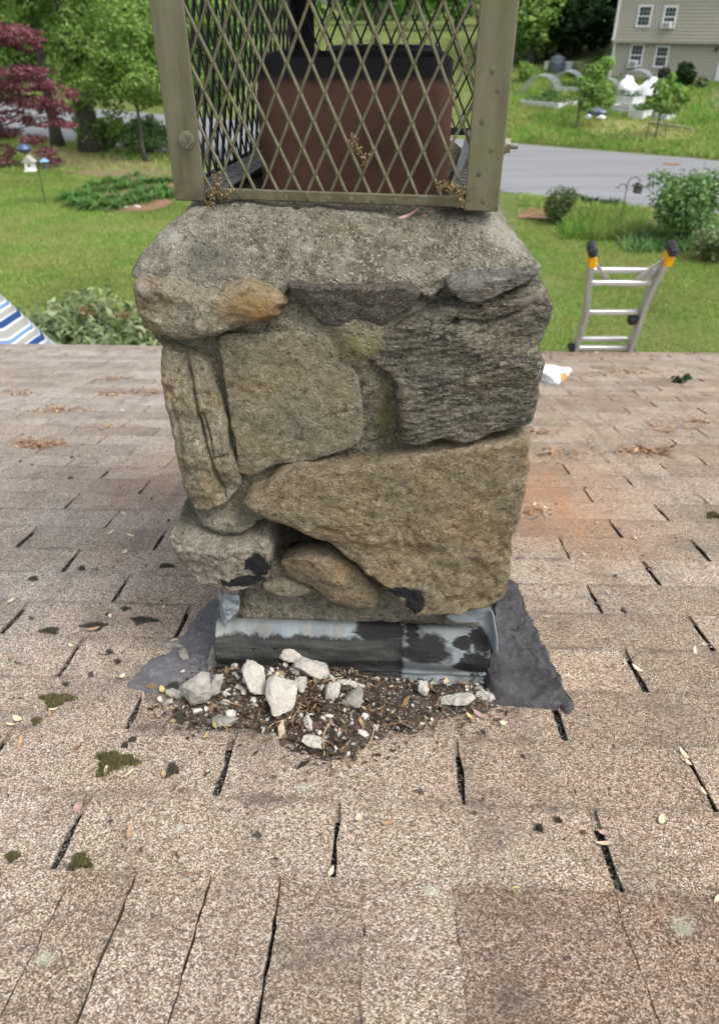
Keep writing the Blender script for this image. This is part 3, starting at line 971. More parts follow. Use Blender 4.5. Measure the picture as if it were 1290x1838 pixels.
S8 = [(302, 974), (316, 982), (350, 987), (400, 988), (440, 985), (466, 983), (480, 988), (484, 1010), (482, 1040), (464, 1055), (420, 1063), (376, 1062), (345, 1045), (322, 1022), (308, 998)]
S('s', S8, GREYS, -.042, .27, R0=0.007, amp=.006, fine=.0028, seed=8, ragged=.002, nr=46, nth=190)
S9 = [(503, 1020), (518, 1012), (548, 1003), (588, 1002), (616, 1014), (645, 1035), (668, 1060), (681, 1079), (671, 1095), (630, 1098), (590, 1085), (555, 1062), (520, 1054), (503, 1030)]
_c9 = cl(585, 1020, -.015)
S('s', S9, WEDGE, -.018, .055, taper=.3, R0=0.005, amp=.006, fine=.002, seed=9, ragged=.0015, nr=30,
  fn=lambda q: .30 * np.clip(np.abs((q[:, 0] - _c9[0]) * .75 + (q[:, 1] - _c9[1]) * .65) - .004, 0, .08) - .004)
S10 = [(470, 1057), (500, 1046), (530, 1050), (560, 1063), (545, 1072), (500, 1073), (475, 1068)]
S('s', S10, OLIVE, -.002, .06, R0=.006, amp=.003, seed=10, nth=70, nr=12)

# plainer stones round the other three faces
def wall_stones(frame, w, z0, z1, seed, x0=0.0):
    r = np.random.default_rng(seed)
    z = z0
    while z < z1 - .05:
        h = min(r.uniform(.12, .19), z1 - z)
        if z1 - z - h < .05: h = z1 - z
        x = x0
        while x < w - .04:
            l = min(r.uniform(.14, .26), w - x)
            if w - x - l < .07: l = w - x
            g_ = .007
            j = lambda: r.uniform(-.008, .008)
            L = [(x + g_, z + g_ + .02), (x + g_ + .02, z + g_), (x + l / 2, z + g_ + j()), (x + l - g_ - .02, z + g_), (x + l - g_, z + g_ + .02), (x + l - g_ + j(), z + h / 2),
                 (x + l - g_, z + h - g_ - .02), (x + l - g_ - .02, z + h - g_), (x + l / 2, z + h - g_ + j()), (x + g_ + .02, z + h - g_), (x + g_, z + h - g_ - .02), (x + g_ + j(), z + h / 2)]
            slab('stone', L, [TAN, OLIVE, BROWN, TALL, GREYS, WEDGE][int(r.integers(6))], chim, r.uniform(-.028, -.012), .06, .014, .007, .002, int(r.integers(999)), 60, 12, .002, frame=frame, ragged=.002)
            x += l
        z += h
xl, xr = cl(300, 750, 0)[0], cl(950, 750, 0)[0]
ztop = cl(600, 500, 0)[1]
wall_stones((np.array((xr - .012, .0, 0)), np.array((0, 1., 0)), np.array((-1., 0, 0))), .715, .12, ztop - .01, 21, .22)
wall_stones((np.array((xl + .015, .715, 0)), np.array((0, -1., 0)), np.array((1., 0, 0))), .50, .12, ztop - .01, 22)
wall_stones((np.array((xr - .012, .70, 0)), np.array((-1., 0, 0)), np.array((0, -1., 0))), xr - xl - .03, .08, ztop - .01, 23)

# ------------------------------------------------------------------ cement crown
ZC = cl(604, 372, .055)[1]                              # height of the cage's foot
CAPL, CAPR = clz(315, 361, ZC), clz(893, 382, ZC)
CAPYAW = math.atan2(CAPR[1] - CAPL[1], CAPR[0] - CAPL[0])
CAPW = float(np.linalg.norm(CAPR - CAPL))
print('CAP', ZC, CAPL, CAPR, math.degrees(CAPYAW), CAPW)
xl, xr = cl(238, 500, .05)[0] + .012, cl(971, 490, .03)[0] - .006
DEP = .735
prof_lo = [(235, 500), (262, 504), (310, 506), (350, 521), (388, 525), (425, 513), (470, 524), (505, 538), (520, 513), (600, 509), (730, 514), (752, 530), (775, 540), (800, 520), (850, 508), (930, 492), (975, 489)]
lox = np.array([cl(a, c, -.004) for a, c in prof_lo])
def ring(t, n=420):
    """rounded rectangle round the chimney: t = perimeter parameter"""
    pass
NP, x0c, x1c = 420, xl + .002, xr - .002
segs = [np.linspace(0, 1, 190, endpoint=False), np.linspace(0, 1, 80, endpoint=False), np.linspace(0, 1, 70, endpoint=False), np.linspace(0, 1, 80, endpoint=False)]
def rect(x0, x1, y0, y1, rc):
    C = [(x0, y0), (x1, y0), (x1, y1), (x0, y1)]
    out = []
    for k in range(4):
        a, c = np.array(C[k]), np.array(C[(k + 1) % 4])
        out.append(a + (c - a) * segs[k][:, None])
    Q = np.concatenate(out)
    # round the corners
    cx_, cy_ = (x0 + x1) / 2, (y0 + y1) / 2
    hx, hy = (x1 - x0) / 2 - rc, (y1 - y0) / 2 - rc
    ins = np.stack([np.clip(Q[:, 0] - cx_, -hx, hx), np.clip(Q[:, 1] - cy_, -hy, hy)], 1)
    d = Q - np.array((cx_, cy_)) - ins
    L = np.linalg.norm(d, axis=1)
    d = np.where((L > rc)[:, None], d / (L[:, None] + 1e-9) * rc, d)
    return np.array((cx_, cy_)) + ins + d
zlo_mid = float(np.median(lox[:, 1]))
zt = ZC - .004
# (inset from the stone face, height fraction, corner radius)
prof = [(.040, -.06, .02), (.006, -.03, .02), (.000, .03, .020), (.003, .14, .021), (.011, .30, .022), (.020, .46, .024), (.030, .62, .026), (.040, .76, .028), (.049, .87, .032), (.059, .95, .036), (.070, .985, .04), (.085, 1.0, .04), (.12, 1.0, .04), (.17, 1.0, .03)]
pf = np.array(prof)
tt = np.linspace(0, len(prof) - 1, 64)
pf = np.stack([np.interp(tt, np.arange(len(prof)), pf[:, k]) for k in range(3)], 1)
rows = []
for ins, hf, rc in pf:
    Q = rect(x0c + ins, x1c - ins, -.004 + ins, DEP - ins, rc)
    zl = np.interp(Q[:, 0], lox[:, 0], lox[:, 1])
    k = np.clip((Q[:, 1] - .0) / .15, 0, 1)
    zl = zl * (1 - k) + zlo_mid * k
    z = zl + (zt - zl) * hf
    rows.append(np.c_[Q, z])
W = np.array(rows)
cw = np.array(((x0c + x1c) / 2, .35, 0))
fl = W.reshape(-1, 3)
n_ = fbm(fl, 9, 5, 12) * .006 + fbm(fl, 55, 4, 15) * .0022 + np.clip(fbm(fl, 130, 2, 18), 0, 1) * .0026
out = fl - np.array(((x0c + x1c) / 2, .36, zlo_mid))
out[:, 0] *= 1.5
out /= np.linalg.norm(out, axis=1)[:, None]
topk = np.repeat(np.clip((pf[:, 0] - .03) / .05, 0, 1), W.shape[1])
dirv = out * (1 - topk)[:, None] + np.array((0, 0, 1.)) * topk[:, None]
# the hollow above the grey wedge stone at the right
h1 = cl(800, 500, -.02); d1 = np.exp(-(((fl[:, 0] - h1[0]) / .05) ** 2 + ((fl[:, 2] - h1[1]) / .03) ** 2)) * (fl[:, 1] < .1)
fl = fl + dirv * n_[:, None] + np.array((0, .016, 0)) * d1[:, None]
m, N = W.shape[:2]
i0 = (np.arange(m - 1)[:, None] * N + np.arange(N)[None]).ravel()
i1 = (np.arange(m - 1)[:, None] * N + (np.arange(N)[None] + 1) % N).ravel()
Fq = [tuple(f) for f in np.stack([i0, i1, i1 + N, i0 + N], 1)] + [tuple((m - 1) * N + k for k in range(N))]
mk('mortar_crown', fl, Fq, CROWN, chim)

# ------------------------------------------------------------------ clay flues
fz0 = ZC - .01
ft = cl(640, 103, .125)                                  # rim height on the front of the first flue
fl0, fr0 = cl(459, 240, .125)[0], cl(812, 240, .125)[0]
FW = fr0 - fl0
print('FLUE', ft, fl0, fr0, FW)
CLAY = NT('fired_clay', .85, .3)
p = CLAY.obj()
a = CLAY.noise(p, 14, 6, .65)
col = CLAY.ramp(a, [(.3, (.070, .036, .026, 1)), (.6, (.115, .055, .039, 1)), (.8, (.175, .090, .064, 1))])
col = CLAY.mix(CLAY.ramp(CLAY.noise(p, 90, 4, .7), [(.30, .8), (.42, 0.)]), col, (.05, .03, .025, 1))
zz = CLAY.sep(p, 2)
soot = CLAY.add('ShaderNodeMapRange', {'Value': CLAY.math('ADD', zz, CLAY.math('MULTIPLY', CLAY.math('SUBTRACT', CLAY.noise(p, 30, 4, .6), .5), .022)), 'From Min': cl(640, 150, .125)[1], 'From Max': cl(640, 136, .125)[1]}).outputs[0]
col = CLAY.mix(soot, col, (.014, .014, .017, 1))
CLAY.color(col); CLAY.normal(CLAY.bump(CLAY.noise(p, 120, 3), .3, .002))
def flue(name, cx_, y0, w, d, z0, z1, rc, th=.018):
    def rr(ins, z):
        out = []
        hx, hy = w / 2 - ins, d / 2 - ins
        rcc = max(rc - ins, .006)
        for k, (sx, sy) in enumerate(((1, 1), (-1, 1), (-1, -1), (1, -1))):
            for i in range(9):
                an = math.pi / 2 * (k + i / 8)
                out.append((cx_ + sx * (hx - rcc) + rcc * math.cos(an), y0 + d / 2 + sy * (hy - rcc) + rcc * math.sin(an), z))
        return out
    R_ = [rr(0, z0), rr(0, z0 + .06), rr(0, z1 - .034), rr(.0022, z1 - .032), rr(.0022, z1 - .004), rr(.005, z1), rr(th - .004, z1), rr(th, z1 - .004), rr(th, z0 + .02)]
    N = 36
    V = [v for q in R_ for v in q]
    F = [(i * N + k, i * N + (k + 1) % N, (i + 1) * N + (k + 1) % N, (i + 1) * N + k) for i in range(len(R_) - 1) for k in range(N)]
    F.append(tuple((len(R_) - 1) * N + k for k in range(N)))
    o = mk(name, V, F, CLAY.m, chim)
    return o
fcx = (fl0 + fr0) / 2
flue('flue_liner', fcx, .125, FW, FW * .92, fz0 - .005, ft[1], .030)
SOOT = plain('soot', (.018, .018, .022, 1), .7, nscale=160, var=.8, bump=1.0)
b = MB()
zr = cl(690, 84, .50)[1] - .018
rr_ = (cl(790, 90, .50)[0] - cl(585, 90, .50)[0]) / 2
b.lathe([(rr_, -.15), (rr_, zr + .012 - 0), (rr_ - .006, zr + .020), (rr_ - .014, zr + .018), (rr_ - .018, zr - .1)], 28, (cl(690, 90, .50)[0], .50, 0))
b.build('flue_pot', SOOT, chim, smooth=False)

# ------------------------------------------------------------------ flashing: a folded galvanised trough over an apron, step pieces at the corners
def zinc(name):
    n = NT(name, .6, .15)
    p = n.obj()
    col = n.ramp(n.noise(p, 22, 5, .6), [(.3, (.150, .180, .200, 1)), (.7, (.225, .262, .285, 1))])
    col = n.mix(n.ramp(n.noise(n.map(p, scale=(6, 1, 1)), 14, 4), [(.45, 0.), (.75, .6)]), col, (.30, .295, .235, 1))
    x, z = n.sep(p, 0), n.sep(p, 2)
    # brushed-on roof tar: below a ragged line at the left, a patch in the middle, smears at the right end
    wob = n.math('MULTIPLY', n.math('SUBTRACT', n.noise(n.map(p, scale=(1, .2, 1)), 60, 5, .7), .5), .022)
    z1 = cl(500, 1157, -.04)[1]
    below = n.add('ShaderNodeMapRange', {'Value': n.math('ADD', z, wob), 'From Min': z1, 'From Max': z1 - .003}).outputs[0]
    leftx = n.add('ShaderNodeMapRange', {'Value': n.math('ADD', x, n.math('MULTIPLY', wob, .5)), 'From Min': cl(728, 1180, -.04)[0], 'From Max': cl(722, 1180, -.04)[0]}).outputs[0]
    streak = n.ramp(n.noise(n.map(p, scale=(1, 3, 9)), 9, 5, .7), [(.45, 0.), (.7, .6)])
    t1 = n.math('MULTIPLY', below, leftx)
    tarc = n.mix(streak, (.035, .036, .036, 1), (.115, .11, .095, 1))
    A_ = lambda a, c: (cl(a, c, -.04)[0], -.04, cl(a, c, -.04)[1])
    pb = p
    p = n.vm('ADD', p, n.vm('MULTIPLY', n.vm('SUBTRACT', n.noise(n.map(p, scale=(.35, 1, 1.6)), 70, 5, .75, out=1), (.5, .5, .5)), (.030, 0, .008)))
    t2 = n.maxm(n.blob(p, A_(762, 1174), (.045, .1, .022), .22, .6, 38), n.blob(p, A_(742, 1152), (.012, .1, .022), .10, .6, 50),
                n.blob(p, A_(682, 1157), (.042, .1, .013), .10, .5, 40),
                n.blob(p, A_(858, 1195), (.032, .1, .022), .10, .9, 45), n.blob(p, A_(868, 1168), (.022, .1, .011), .10, .9, 60), n.blob(p, A_(835, 1170), (.014, .1, .007), .10, .9, 60))
    col = n.mix(t1, col, tarc)
    p = pb
    halo = n.ramp(n.noise(n.map(p, scale=(2, 1, .7)), 20, 5, .7), [(.42, 0.), (.66, .7)])
    col = n.mix(n.math('MULTIPLY', halo, n.math('SUBTRACT', 1.0, t1)), col, (.155, .148, .12, 1))
    col = n.mix(t2, col, n.mix(streak, (.022, .022, .023, 1), (.060, .058, .055, 1)))
    n.color(col)
    tar = n.maxm(t1, t2)
    n._set('Metallic', n.math('MULTIPLY', n.math('SUBTRACT', 1.0, tar), .03))
    n._set('Roughness', n.mix(tar, (.58, .58, .58, 1), (.75, .75, .75, 1)))
    n.normal(n.bump(n.math('MULTIPLY', n.noise(p, 130, 5, .7), n.math('ADD', tar, .06)), .7, .006))
    return n.m
ZINC = zinc('tarred_zinc')
GALV = plain('bare_zinc', (.20, .232, .252, 1), .65, .05, 30, .25, .2, .5, (.10, .10, .10, 1))
xa, xb = cl(378, 1140, -.04)[0], cl(886, 1140, -.04)[0]
zt_ = cl(632, 1127, -.008)[1]
def path(P, r, n=5):
    """polyline with small rounded folds"""
    P = [np.array(p_) for p_ in P]
    out = [P[0]]
    for a_, b_, c_ in zip(P[:-2], P[1:-1], P[2:]):
        d1, d2 = a_ - b_, c_ - b_
        l1, l2 = np.linalg.norm(d1), np.linalg.norm(d2)
        k_ = min(r, l1 * .45, l2 * .45)
        p1_, p2_ = b_ + d1 / l1 * k_, b_ + d2 / l2 * k_
        for t in np.linspace(0, 1, n): out.append((1 - t) ** 2 * p1_ + 2 * t * (1 - t) * b_ + t * t * p2_)
    out.append(P[-1])
    return np.array(out)
pr = path([(.012, zt_ - .006), (.004, zt_ - .001), (-.006, zt_ + .001), (-.033, zt_ - .020), (-.039, zt_ - .036), (-.031, zt_ - .060), (-.034, zt_ - .066), (-.030, .034), (-.040, .018), (-.056, .0155), (-.085, .0235), (-.12, .033)], .0045)
sS = np.r_[0, np.cumsum(np.linalg.norm(np.diff(pr, axis=0), axis=1))]
keep_ = np.unique(np.r_[np.searchsorted(sS, np.linspace(0, sS[-1], 46)).clip(0, len(pr) - 1), np.arange(len(pr))])
ss_ = np.sort(np.unique(np.r_[sS, np.linspace(0, sS[-1], 40)]))
pr = np.stack([np.interp(ss_, sS, pr[:, k]) for k in (0, 1)], 1)
NX = 110
V, F = [], []
xlap = cl(724, 1150, -.04)[0]
for i in range(NX):
    t = i / (NX - 1)
    x = xa + (xb - xa) * t
    for j, (y, z) in enumerate(pr):
        P_ = np.array([[x, y, z]])
        q = fbm(P_, 7, 3, 44)[0]; q2_ = fbm(P_ * np.array((1, 1, 2.5)), 22, 3, 46)[0]
        dent = -.006 * math.exp(-((x - xa - .30 * (xb - xa)) / .03) ** 2 - ((z - zt_ + .03) / .015) ** 2) - .005 * math.exp(-((x - xa - .62 * (xb - xa)) / .02) ** 2 - ((z - zt_ + .012) / .015) ** 2)
        over = -.0028 if x > xlap else 0.0
        V.append((x + (.004 * q if i in (0, NX - 1) else 0), y - .0055 * q - .0022 * q2_ - dent + over, z + .0042 * q + .0010 * q2_))
M_ = len(pr)
for i in range(NX - 1):
    for j in range(M_ - 1):
        F.append((i * M_ + j, (i + 1) * M_ + j, (i + 1) * M_ + j + 1, i * M_ + j + 1)[::-1])
fo = mk('flashing', V, F, ZINC, chim)
fo.data.set_sharp_from_angle(angle=R(50)) if hasattr(fo.data, 'set_sharp_from_angle') else None
md = fo.modifiers.new('thickness', 'SOLIDIFY'); md.thickness = .0016; md.offset = 1
# torn corner flap at the left, curled lip at the right
def sheet(name, L, mat, y, seed, amp, parent, th=.0016, curl=None):
    O = catmull(L, 60)
    c = O.mean(0)
    rr = np.linspace(0, 1, 12)
    P = c + (O - c)[None] * rr[:, None, None]
    q = P.reshape(-1, 2)
    yy = y + amp * fbm(np.c_[q, q[:, 0] * 0], 30, 4, seed)
    if curl: yy = yy + curl(q)
    Vv = np.c_[q[:, 0], yy, q[:, 1]]
    Ff = [(i * 60 + k, (i + 1) * 60 + k, (i + 1) * 60 + (k + 1) % 60, i * 60 + (k + 1) % 60) for i in range(11) for k in range(60)]
    o = mk(name, Vv, Ff, mat, parent)
    md = o.modifiers.new('thickness', 'SOLIDIFY'); md.thickness = th; md.offset = 0
    return o
xf = cl(388, 1100, -.02)[0]
sheet('corner_flap', pts([(386, 1085), (392, 1071), (428, 1066), (430, 1085), (424, 1105), (408, 1112), (405, 1121), (390, 1120)], -.018), GALV, -.018, 5, .012, chim,
      curl=lambda q: .05 * np.clip((xf + .012 - q[:, 0]) / .02, 0, 1))
xq = cl(875, 1120, -.02)[0]
sheet('corner_flap', pts([(800, 1112), (850, 1100), (872, 1097), (884, 1099), (889, 1130), (889, 1152), (880, 1150), (874, 1130), (868, 1122), (820, 1122)], -.018), GALV, -.012, 8, .004, chim,
      curl=lambda q: -.032 * np.clip((q[:, 0] - xq) / .012, 0, 1) ** 2)
for sx in (-1, 1):                                       # step flashing up the two sides
    b = MB()
    xw = wb_[0] - .003 if sx < 0 else wb_[1] + .003
    for k in range(5):
        y0 = .02 + .135 * k
        zz_ = -.2526 * y0
        b.add([(xw, y0, zz_ + .14), (xw, y0 + .16, zz_ + .10), (xw, y0 + .16, zz_ - .045), (xw, y0, zz_ + .004)], [(0, 1, 2, 3)])
    o = b.build('step_flashing', GALV, chim)
    md = o.modifiers.new('thickness', 'SOLIDIFY'); md.thickness = .002

# ------------------------------------------------------------------ chimney cap: a mesh cage bolted to angle posts
capO = OC + CA * CAPL[0] + CB * CAPL[1] + np.array((0, 0, ZC + .001))
CAPR_Z = CYAW + CAPYAW
cap = thing('chimney_cap', 'olive metal chimney cap with diamond mesh sides standing on the cement crown', 'chimney cap', capO, (0, 0, CAPR_Z))
CAPA = np.array((math.cos(CAPR_Z), math.sin(CAPR_Z), 0)); CAPB = np.array((-math.sin(CAPR_Z), math.cos(CAPR_Z), 0))
def kp(px, py, y=0.0):
    q = hit(px, py, capO + CAPB * y, CAPB) - capO
    return np.array((np.dot(q, CAPA), q[2]))
CW, CD, CH = CAPW, .62, .33
METAL = NT('weathered_steel', .5, .45)
p = METAL.obj()
a = METAL.noise(METAL.map(p, scale=(1, 1, .25)), 26, 6, .65)
col = METAL.ramp(a, [(.3, (.125, .116, .078, 1)), (.5, (.175, .164, .112, 1)), (.7, (.24, .228, .165, 1))])
col = METAL.mix(METAL.ramp(METAL.noise(p, 9, 4, .6), [(.45, 0.), (.75, .55)]), col, (.150, .155, .070, 1))
col = METAL.mix(METAL.ramp(METAL.noise(p, 160, 3, .7), [(.28, .7), (.36, 0.)]), col, (.07, .06, .045, 1))
st_ = METAL.noise(METAL.map(p, scale=(1, 1, .06)), 70, 5, .7)
col = METAL.mix(METAL.ramp(st_, [(.52, 0.), (.70, .5)]), col, (.085, .075, .05, 1))
low_ = METAL.math('MULTIPLY', METAL.add('ShaderNodeMapRange', {'Value': METAL.sep(p, 2), 'From Min': .05, 'From Max': .0}).outputs[0], METAL.ramp(METAL.noise(p, 60, 5, .7), [(.4, 0.), (.6, .8)]))
col = METAL.mix(low_, col, (.10, .075, .045, 1))
METAL.color(col); METAL._set('Metallic', .45)
METAL._set('Roughness', METAL.ramp(a, [(.3, .42), (.7, .62)]))
METAL.normal(METAL.bump(METAL.noise(p, 90, 4), .12, .003))
METAL = METAL.m
BLACKM = plain('shaded_dirty_steel', (.045, .045, .05, 1), .55, .3, 60, .5, .3)  # darker cage steel: shade of the unlit sides and back painted in, with dirt
STRAND = plain('mesh_steel', (.150, .142, .088, 1), .6, .3, 70, .3, .3)
PW, TK = .0375, .003
def angle(x, y, sx, sy, m):
    b = MB()
    b.box((x + sx * PW / 2, y + sy * TK / 2, CH / 2), (PW, TK, CH), bev=.0012)
    b.box((x + sx * TK / 2, y + sy * (TK + .0003 + (PW - TK) / 2), CH / 2), (TK, PW - TK, CH), bev=.0012)
    return b.build('post', m, cap)
p1 = angle(0, 0, 1, 1, METAL); p2 = angle(CW, 0, -1, 1, METAL)
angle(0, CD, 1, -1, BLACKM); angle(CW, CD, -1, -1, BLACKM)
def bolt(pos, ax, parent, stick=.010):
    b = MB()
    pos = np.asarray(pos, float); ax = np.asarray(ax, float)
    u = np.cross(ax, (0, 0, 1.)); w = np.array((0, 0, 1.))
    def disc(r0, a, c, n, tw=0):
        V = []
        for h in (a, c):
            for k in range(n):
                t = 2 * math.pi * k / n + tw
                V.append(pos + ax * h + r0 * (math.cos(t) * u + math.sin(t) * w))
        b.add(V, [(k, (k + 1) % n, n + (k + 1) % n, n + k) for k in range(n)] + [tuple(range(n))[::-1], tuple(range(n, 2 * n))])
    disc(.0092, 0, .0014, 24)
    disc(.0076, .0014, .0060, 6, .3)
    for k in range(5):
        h0 = .006 + (stick - .006) * k / 5
        disc(.0036 if k % 2 else .0031, h0, h0 + (stick - .006) / 5, 14)
    return b.build('bolt', plain('bolt_steel', (.26, .25, .20, 1), .4, .7, 90, .4, .2), parent)
q = kp(336, 250, -.001)
bolt((q[0], -.0005, q[1]), (0, -1, 0), p1)
q = kp(918, 262, .012)
bolt((CW + .0005, .016, q[1]), (1, 0, 0), p2, .014)
# dents and weld spots on the posts and rail
def spots(L, parent, y=-.0002, r=.0028):
    for a, c in L:
        x, z = kp(a, c, 0)
        V = [(x, y - .0012, z)] + [(x + r * math.cos(t), y, z + r * 1.3 * math.sin(t)) for t in np.linspace(0, 2 * math.pi, 10, endpoint=False)]
        mk('weld_spot', V, [(0, 1 + (k + 1) % 10, 1 + k) for k in range(10)], BOLTM, parent)
BOLTM = plain('weld_steel', (.13, .125, .09, 1), .6, .4, 90, .4, .2)
spots([(884, 125), (895, 161), (866, 218), (882, 268), (860, 311), (868, 360)], p2)
RH = kp(600, 345, 0)[1]
rails = []
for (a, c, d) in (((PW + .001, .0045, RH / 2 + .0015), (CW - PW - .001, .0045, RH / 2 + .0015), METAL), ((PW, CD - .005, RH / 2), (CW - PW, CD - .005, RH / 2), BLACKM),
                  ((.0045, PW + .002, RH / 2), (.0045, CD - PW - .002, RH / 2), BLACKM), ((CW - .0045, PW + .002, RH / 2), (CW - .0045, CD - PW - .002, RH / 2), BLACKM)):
    b = MB(); b.bar(a, c, .006, RH - .003, bev=.0012)
    rails.append(b.build('bottom_rail', d, cap))
spots([(430, 352), (512, 355), (552, 356), (590, 357), (630, 358), (668, 360), (708, 361), (748, 362)], rails[0], .0014, .0026)

PX_, PZ_ = .0268, .0535
def mesh_panel(w, h, o, ax, mat, phase=0.0, z0=0.0):
    """expanded metal: every strand a bent strip between two knuckles"""
    o, ax = np.asarray(o, float), np.asarray(ax, float)
    nrm = np.array((ax[1], -ax[0], 0))
    V, F = [], []
    r = np.random.default_rng(int(w * 1000))
    nj = int(h / (PZ_ / 2)) + 2
    ni = int(w / PX_) + 3
    for j in range(nj):
        for i in range(-1, ni):
            x0 = (i + .5 * (j % 2)) * PX_ + phase
            for sg in (-1, 1):
                t = np.linspace(0, 1, 6)
                sm = t * t * (3 - 2 * t)
                x = x0 + sg * PX_ / 2 * (.80 * t + .20 * sm)
                z = z0 + (j + t) * PZ_ / 2
                x = x + sg * (1 - np.abs(2 * t - 1)) * 0 + sg * .0006 * (np.where(t < .5, 1 - 2 * t, -(2 * t - 1)))
                ok = (x > -.001) & (x < w + .001) & (z < h) & (z > -.001)
                if ok.sum() < 2: continue
                x, z = x[ok], z[ok]
                wd = .00155 * (1 + r.normal(0, .06))
                tx = np.gradient(x); tz = np.gradient(z); L = np.hypot(tx, tz)
                nxx, nzz = tz / L, -tx / L
                base = len(V)
                for k in range(len(x)):
                    for a, c in ((-1, -1), (1, -1), (1, 1), (-1, 1)):
                        V.append(o + ax * (x[k] + a * wd * nxx[k]) + np.array((0, 0, z[k] + a * wd * nzz[k])) + nrm * (c * .0011 + a * sg * .0006))
                for k in range(len(x) - 1):
                    for a in range(4):
                        F.append((base + k * 4 + a, base + k * 4 + (a + 1) % 4, base + (k + 1) * 4 + (a + 1) % 4, base + (k + 1) * 4 + a))
    return mk('mesh_panel', np.array(V), np.array(F), mat, cap, smooth=False)
q = kp(605, 217, .006)
zq = (q[1] - (RH - .004)) % (PZ_ / 2)
jn = int((q[1] - (RH - .004)) // (PZ_ / 2))
ph = (kp(560, 153, .006)[0] - .020) % PX_
mesh_panel(CW - .04, CH - RH, (.020, .0062, RH - .004), (1, 0, 0), STRAND, ph + (PX_ / 2), zq - PZ_ / 2)
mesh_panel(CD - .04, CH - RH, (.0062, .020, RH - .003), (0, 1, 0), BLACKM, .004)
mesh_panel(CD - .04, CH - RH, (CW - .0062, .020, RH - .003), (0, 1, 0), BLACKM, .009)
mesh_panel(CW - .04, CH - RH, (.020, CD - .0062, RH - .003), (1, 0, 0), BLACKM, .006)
# perforated flange lying on the crown inside both long sides
for x0, x1 in ((.012, .058), (CW - .058, CW - .012)):
    b = MB()
    nxs = [x0, x0 + .010, x0 + .017, x0 + .029, x0 + .036, x1]
    y = .018
    V = []
    while y < CD - .03:
        for k in range(5):
            hole1 = k in (1, 3)
            b.box(((nxs[k] + nxs[k + 1]) / 2, y + .0085, .011), (nxs[k + 1] - nxs[k], .017, .0015))
            if not hole1: b.box(((nxs[k] + nxs[k + 1]) / 2, y + .0202, .011), (nxs[k + 1] - nxs[k], .0064, .0015))
        y += .0234
    b.build('base_flange', plain('flange_steel', (.16, .16, .165, 1), .45, .5, 40, .4, .3, .5, (.03, .03, .03, 1)), cap)
b = MB()
b.box((CW / 2, CD / 2, CH + .002), (CW + .06, CD + .06, .003))
b.box((CW / 2, -.030, CH - .008), (CW + .06, .002, .018)); b.box((CW / 2, CD + .030, CH - .008), (CW + .06, .002, .018))
b.box((-.030, CD / 2, CH - .008), (.002, CD + .056, .018)); b.box((CW + .030, CD / 2, CH - .008), (.002, CD + .056, .018))
b.build('lid', METAL, cap)

# ------------------------------------------------------------------ roofing tar on the shingles beside the chimney
def roof_slab(name, L, mat, h=.006, amp=.003, seed=0, nth=140, nr=26, ragged=.003, R0=.006, fn=None, base=.0085, center=None):
    """a low uneven layer lying on the roof, outline given by points of the photograph; built in roof axes under the house"""
    O = np.array([roof_uv(a, c, base)[::-1] for a, c in L])
    O = catmull(O, nth)
    nrm = np.roll(O, -1, 0) - np.roll(O, 1, 0)
    nrm = np.stack([nrm[:, 1], -nrm[:, 0]], 1); nrm /= np.linalg.norm(nrm, axis=1)[:, None] + 1e-9
    O = O + nrm * (fbm(np.c_[O, O[:, 0] * 0], 70, 4, seed + 3) * ragged)[:, None]
    c = O.mean(0) if center is None else np.array(roof_uv(*center, base)[::-1])
    rr = 1 - (1 - np.linspace(0, 1, nr)) ** 1.4
    q = (c + (O - c)[None] * rr[:, None, None]).reshape(-1, 2)
    D = np.min(np.linalg.norm(q[:, None] - O[None], axis=2), axis=1)
    t = np.clip(D / R0, 0, 1)
    q3 = np.c_[q, q[:, 0] * 0]
    z = base - .003 + (h + .003) * np.sqrt(np.clip(1 - (1 - t) ** 2, 0, 1)) + amp * fbm(q3, 26, 5, seed) * t + amp * .4 * fbm(q3, 90, 3, seed + 4) * t
    if fn is not None: z = z + fn(q, t)
    V = np.array([roof_local(u, v, k) for (v, u), k in zip(q, z)])
    Fq = [(i * nth + k, i * nth + (k + 1) % nth, (i + 1) * nth + (k + 1) % nth, (i + 1) * nth + k)[::-1] for i in range(nr - 1) for k in range(nth)]
    return mk(name, V, Fq, mat, house)

g = NT('roof_tar', .62, .35)
p = g.pos()
col = g.ramp(g.noise(p, 12, 5, .6), [(.3, (.040, .038, .042, 1)), (.7, (.085, .082, .088, 1))])
wv = g.noise(g.map(p, scale=(1, .6, 1)), 55, 6, .7, 1.2)
col = g.mix(g.ramp(wv, [(.52, 0.), (.68, .55)]), col, (.17, .165, .175, 1))
g.color(col); g.normal(g.bump(wv, .9, .008))
TARM = g.m
g = NT('old_tar', .8, .3)
p = g.pos()
col = g.ramp(g.noise(p, 10, 5, .6), [(.3, (.10, .098, .105, 1)), (.7, (.165, .16, .17, 1))])
wv = g.noise(p, 40, 6, .7, 2.0)
col = g.mix(g.ramp(wv, [(.52, 0.), (.66, .6)]), col, (.33, .33, .34, 1))
g.color(col); g.normal(g.bump(wv, .6, .006))
TARL = g.m
chv = roof_uv(885, 1150)[1]
def up_fn(q, t):   # climbs a little against the chimney side
    return .016 * np.clip((chv + .030 - q[:, 0]) / .04, 0, 1) ** 1.3 * np.clip(t, 0, 1) ** 2
roof_slab('tar_patch', [(905, 1035), (930, 1058), (945, 1100), (962, 1130), (976, 1165), (992, 1200), (1006, 1222), (1010, 1245), (1027, 1268), (1019, 1283), (1006, 1272), (985, 1274), (930, 1270), (888, 1264), (868, 1240), (874, 1200), (882, 1120), (890, 1050)],
          TARM, .009, .0038, 3, 200, 50, .003, .005, up_fn)
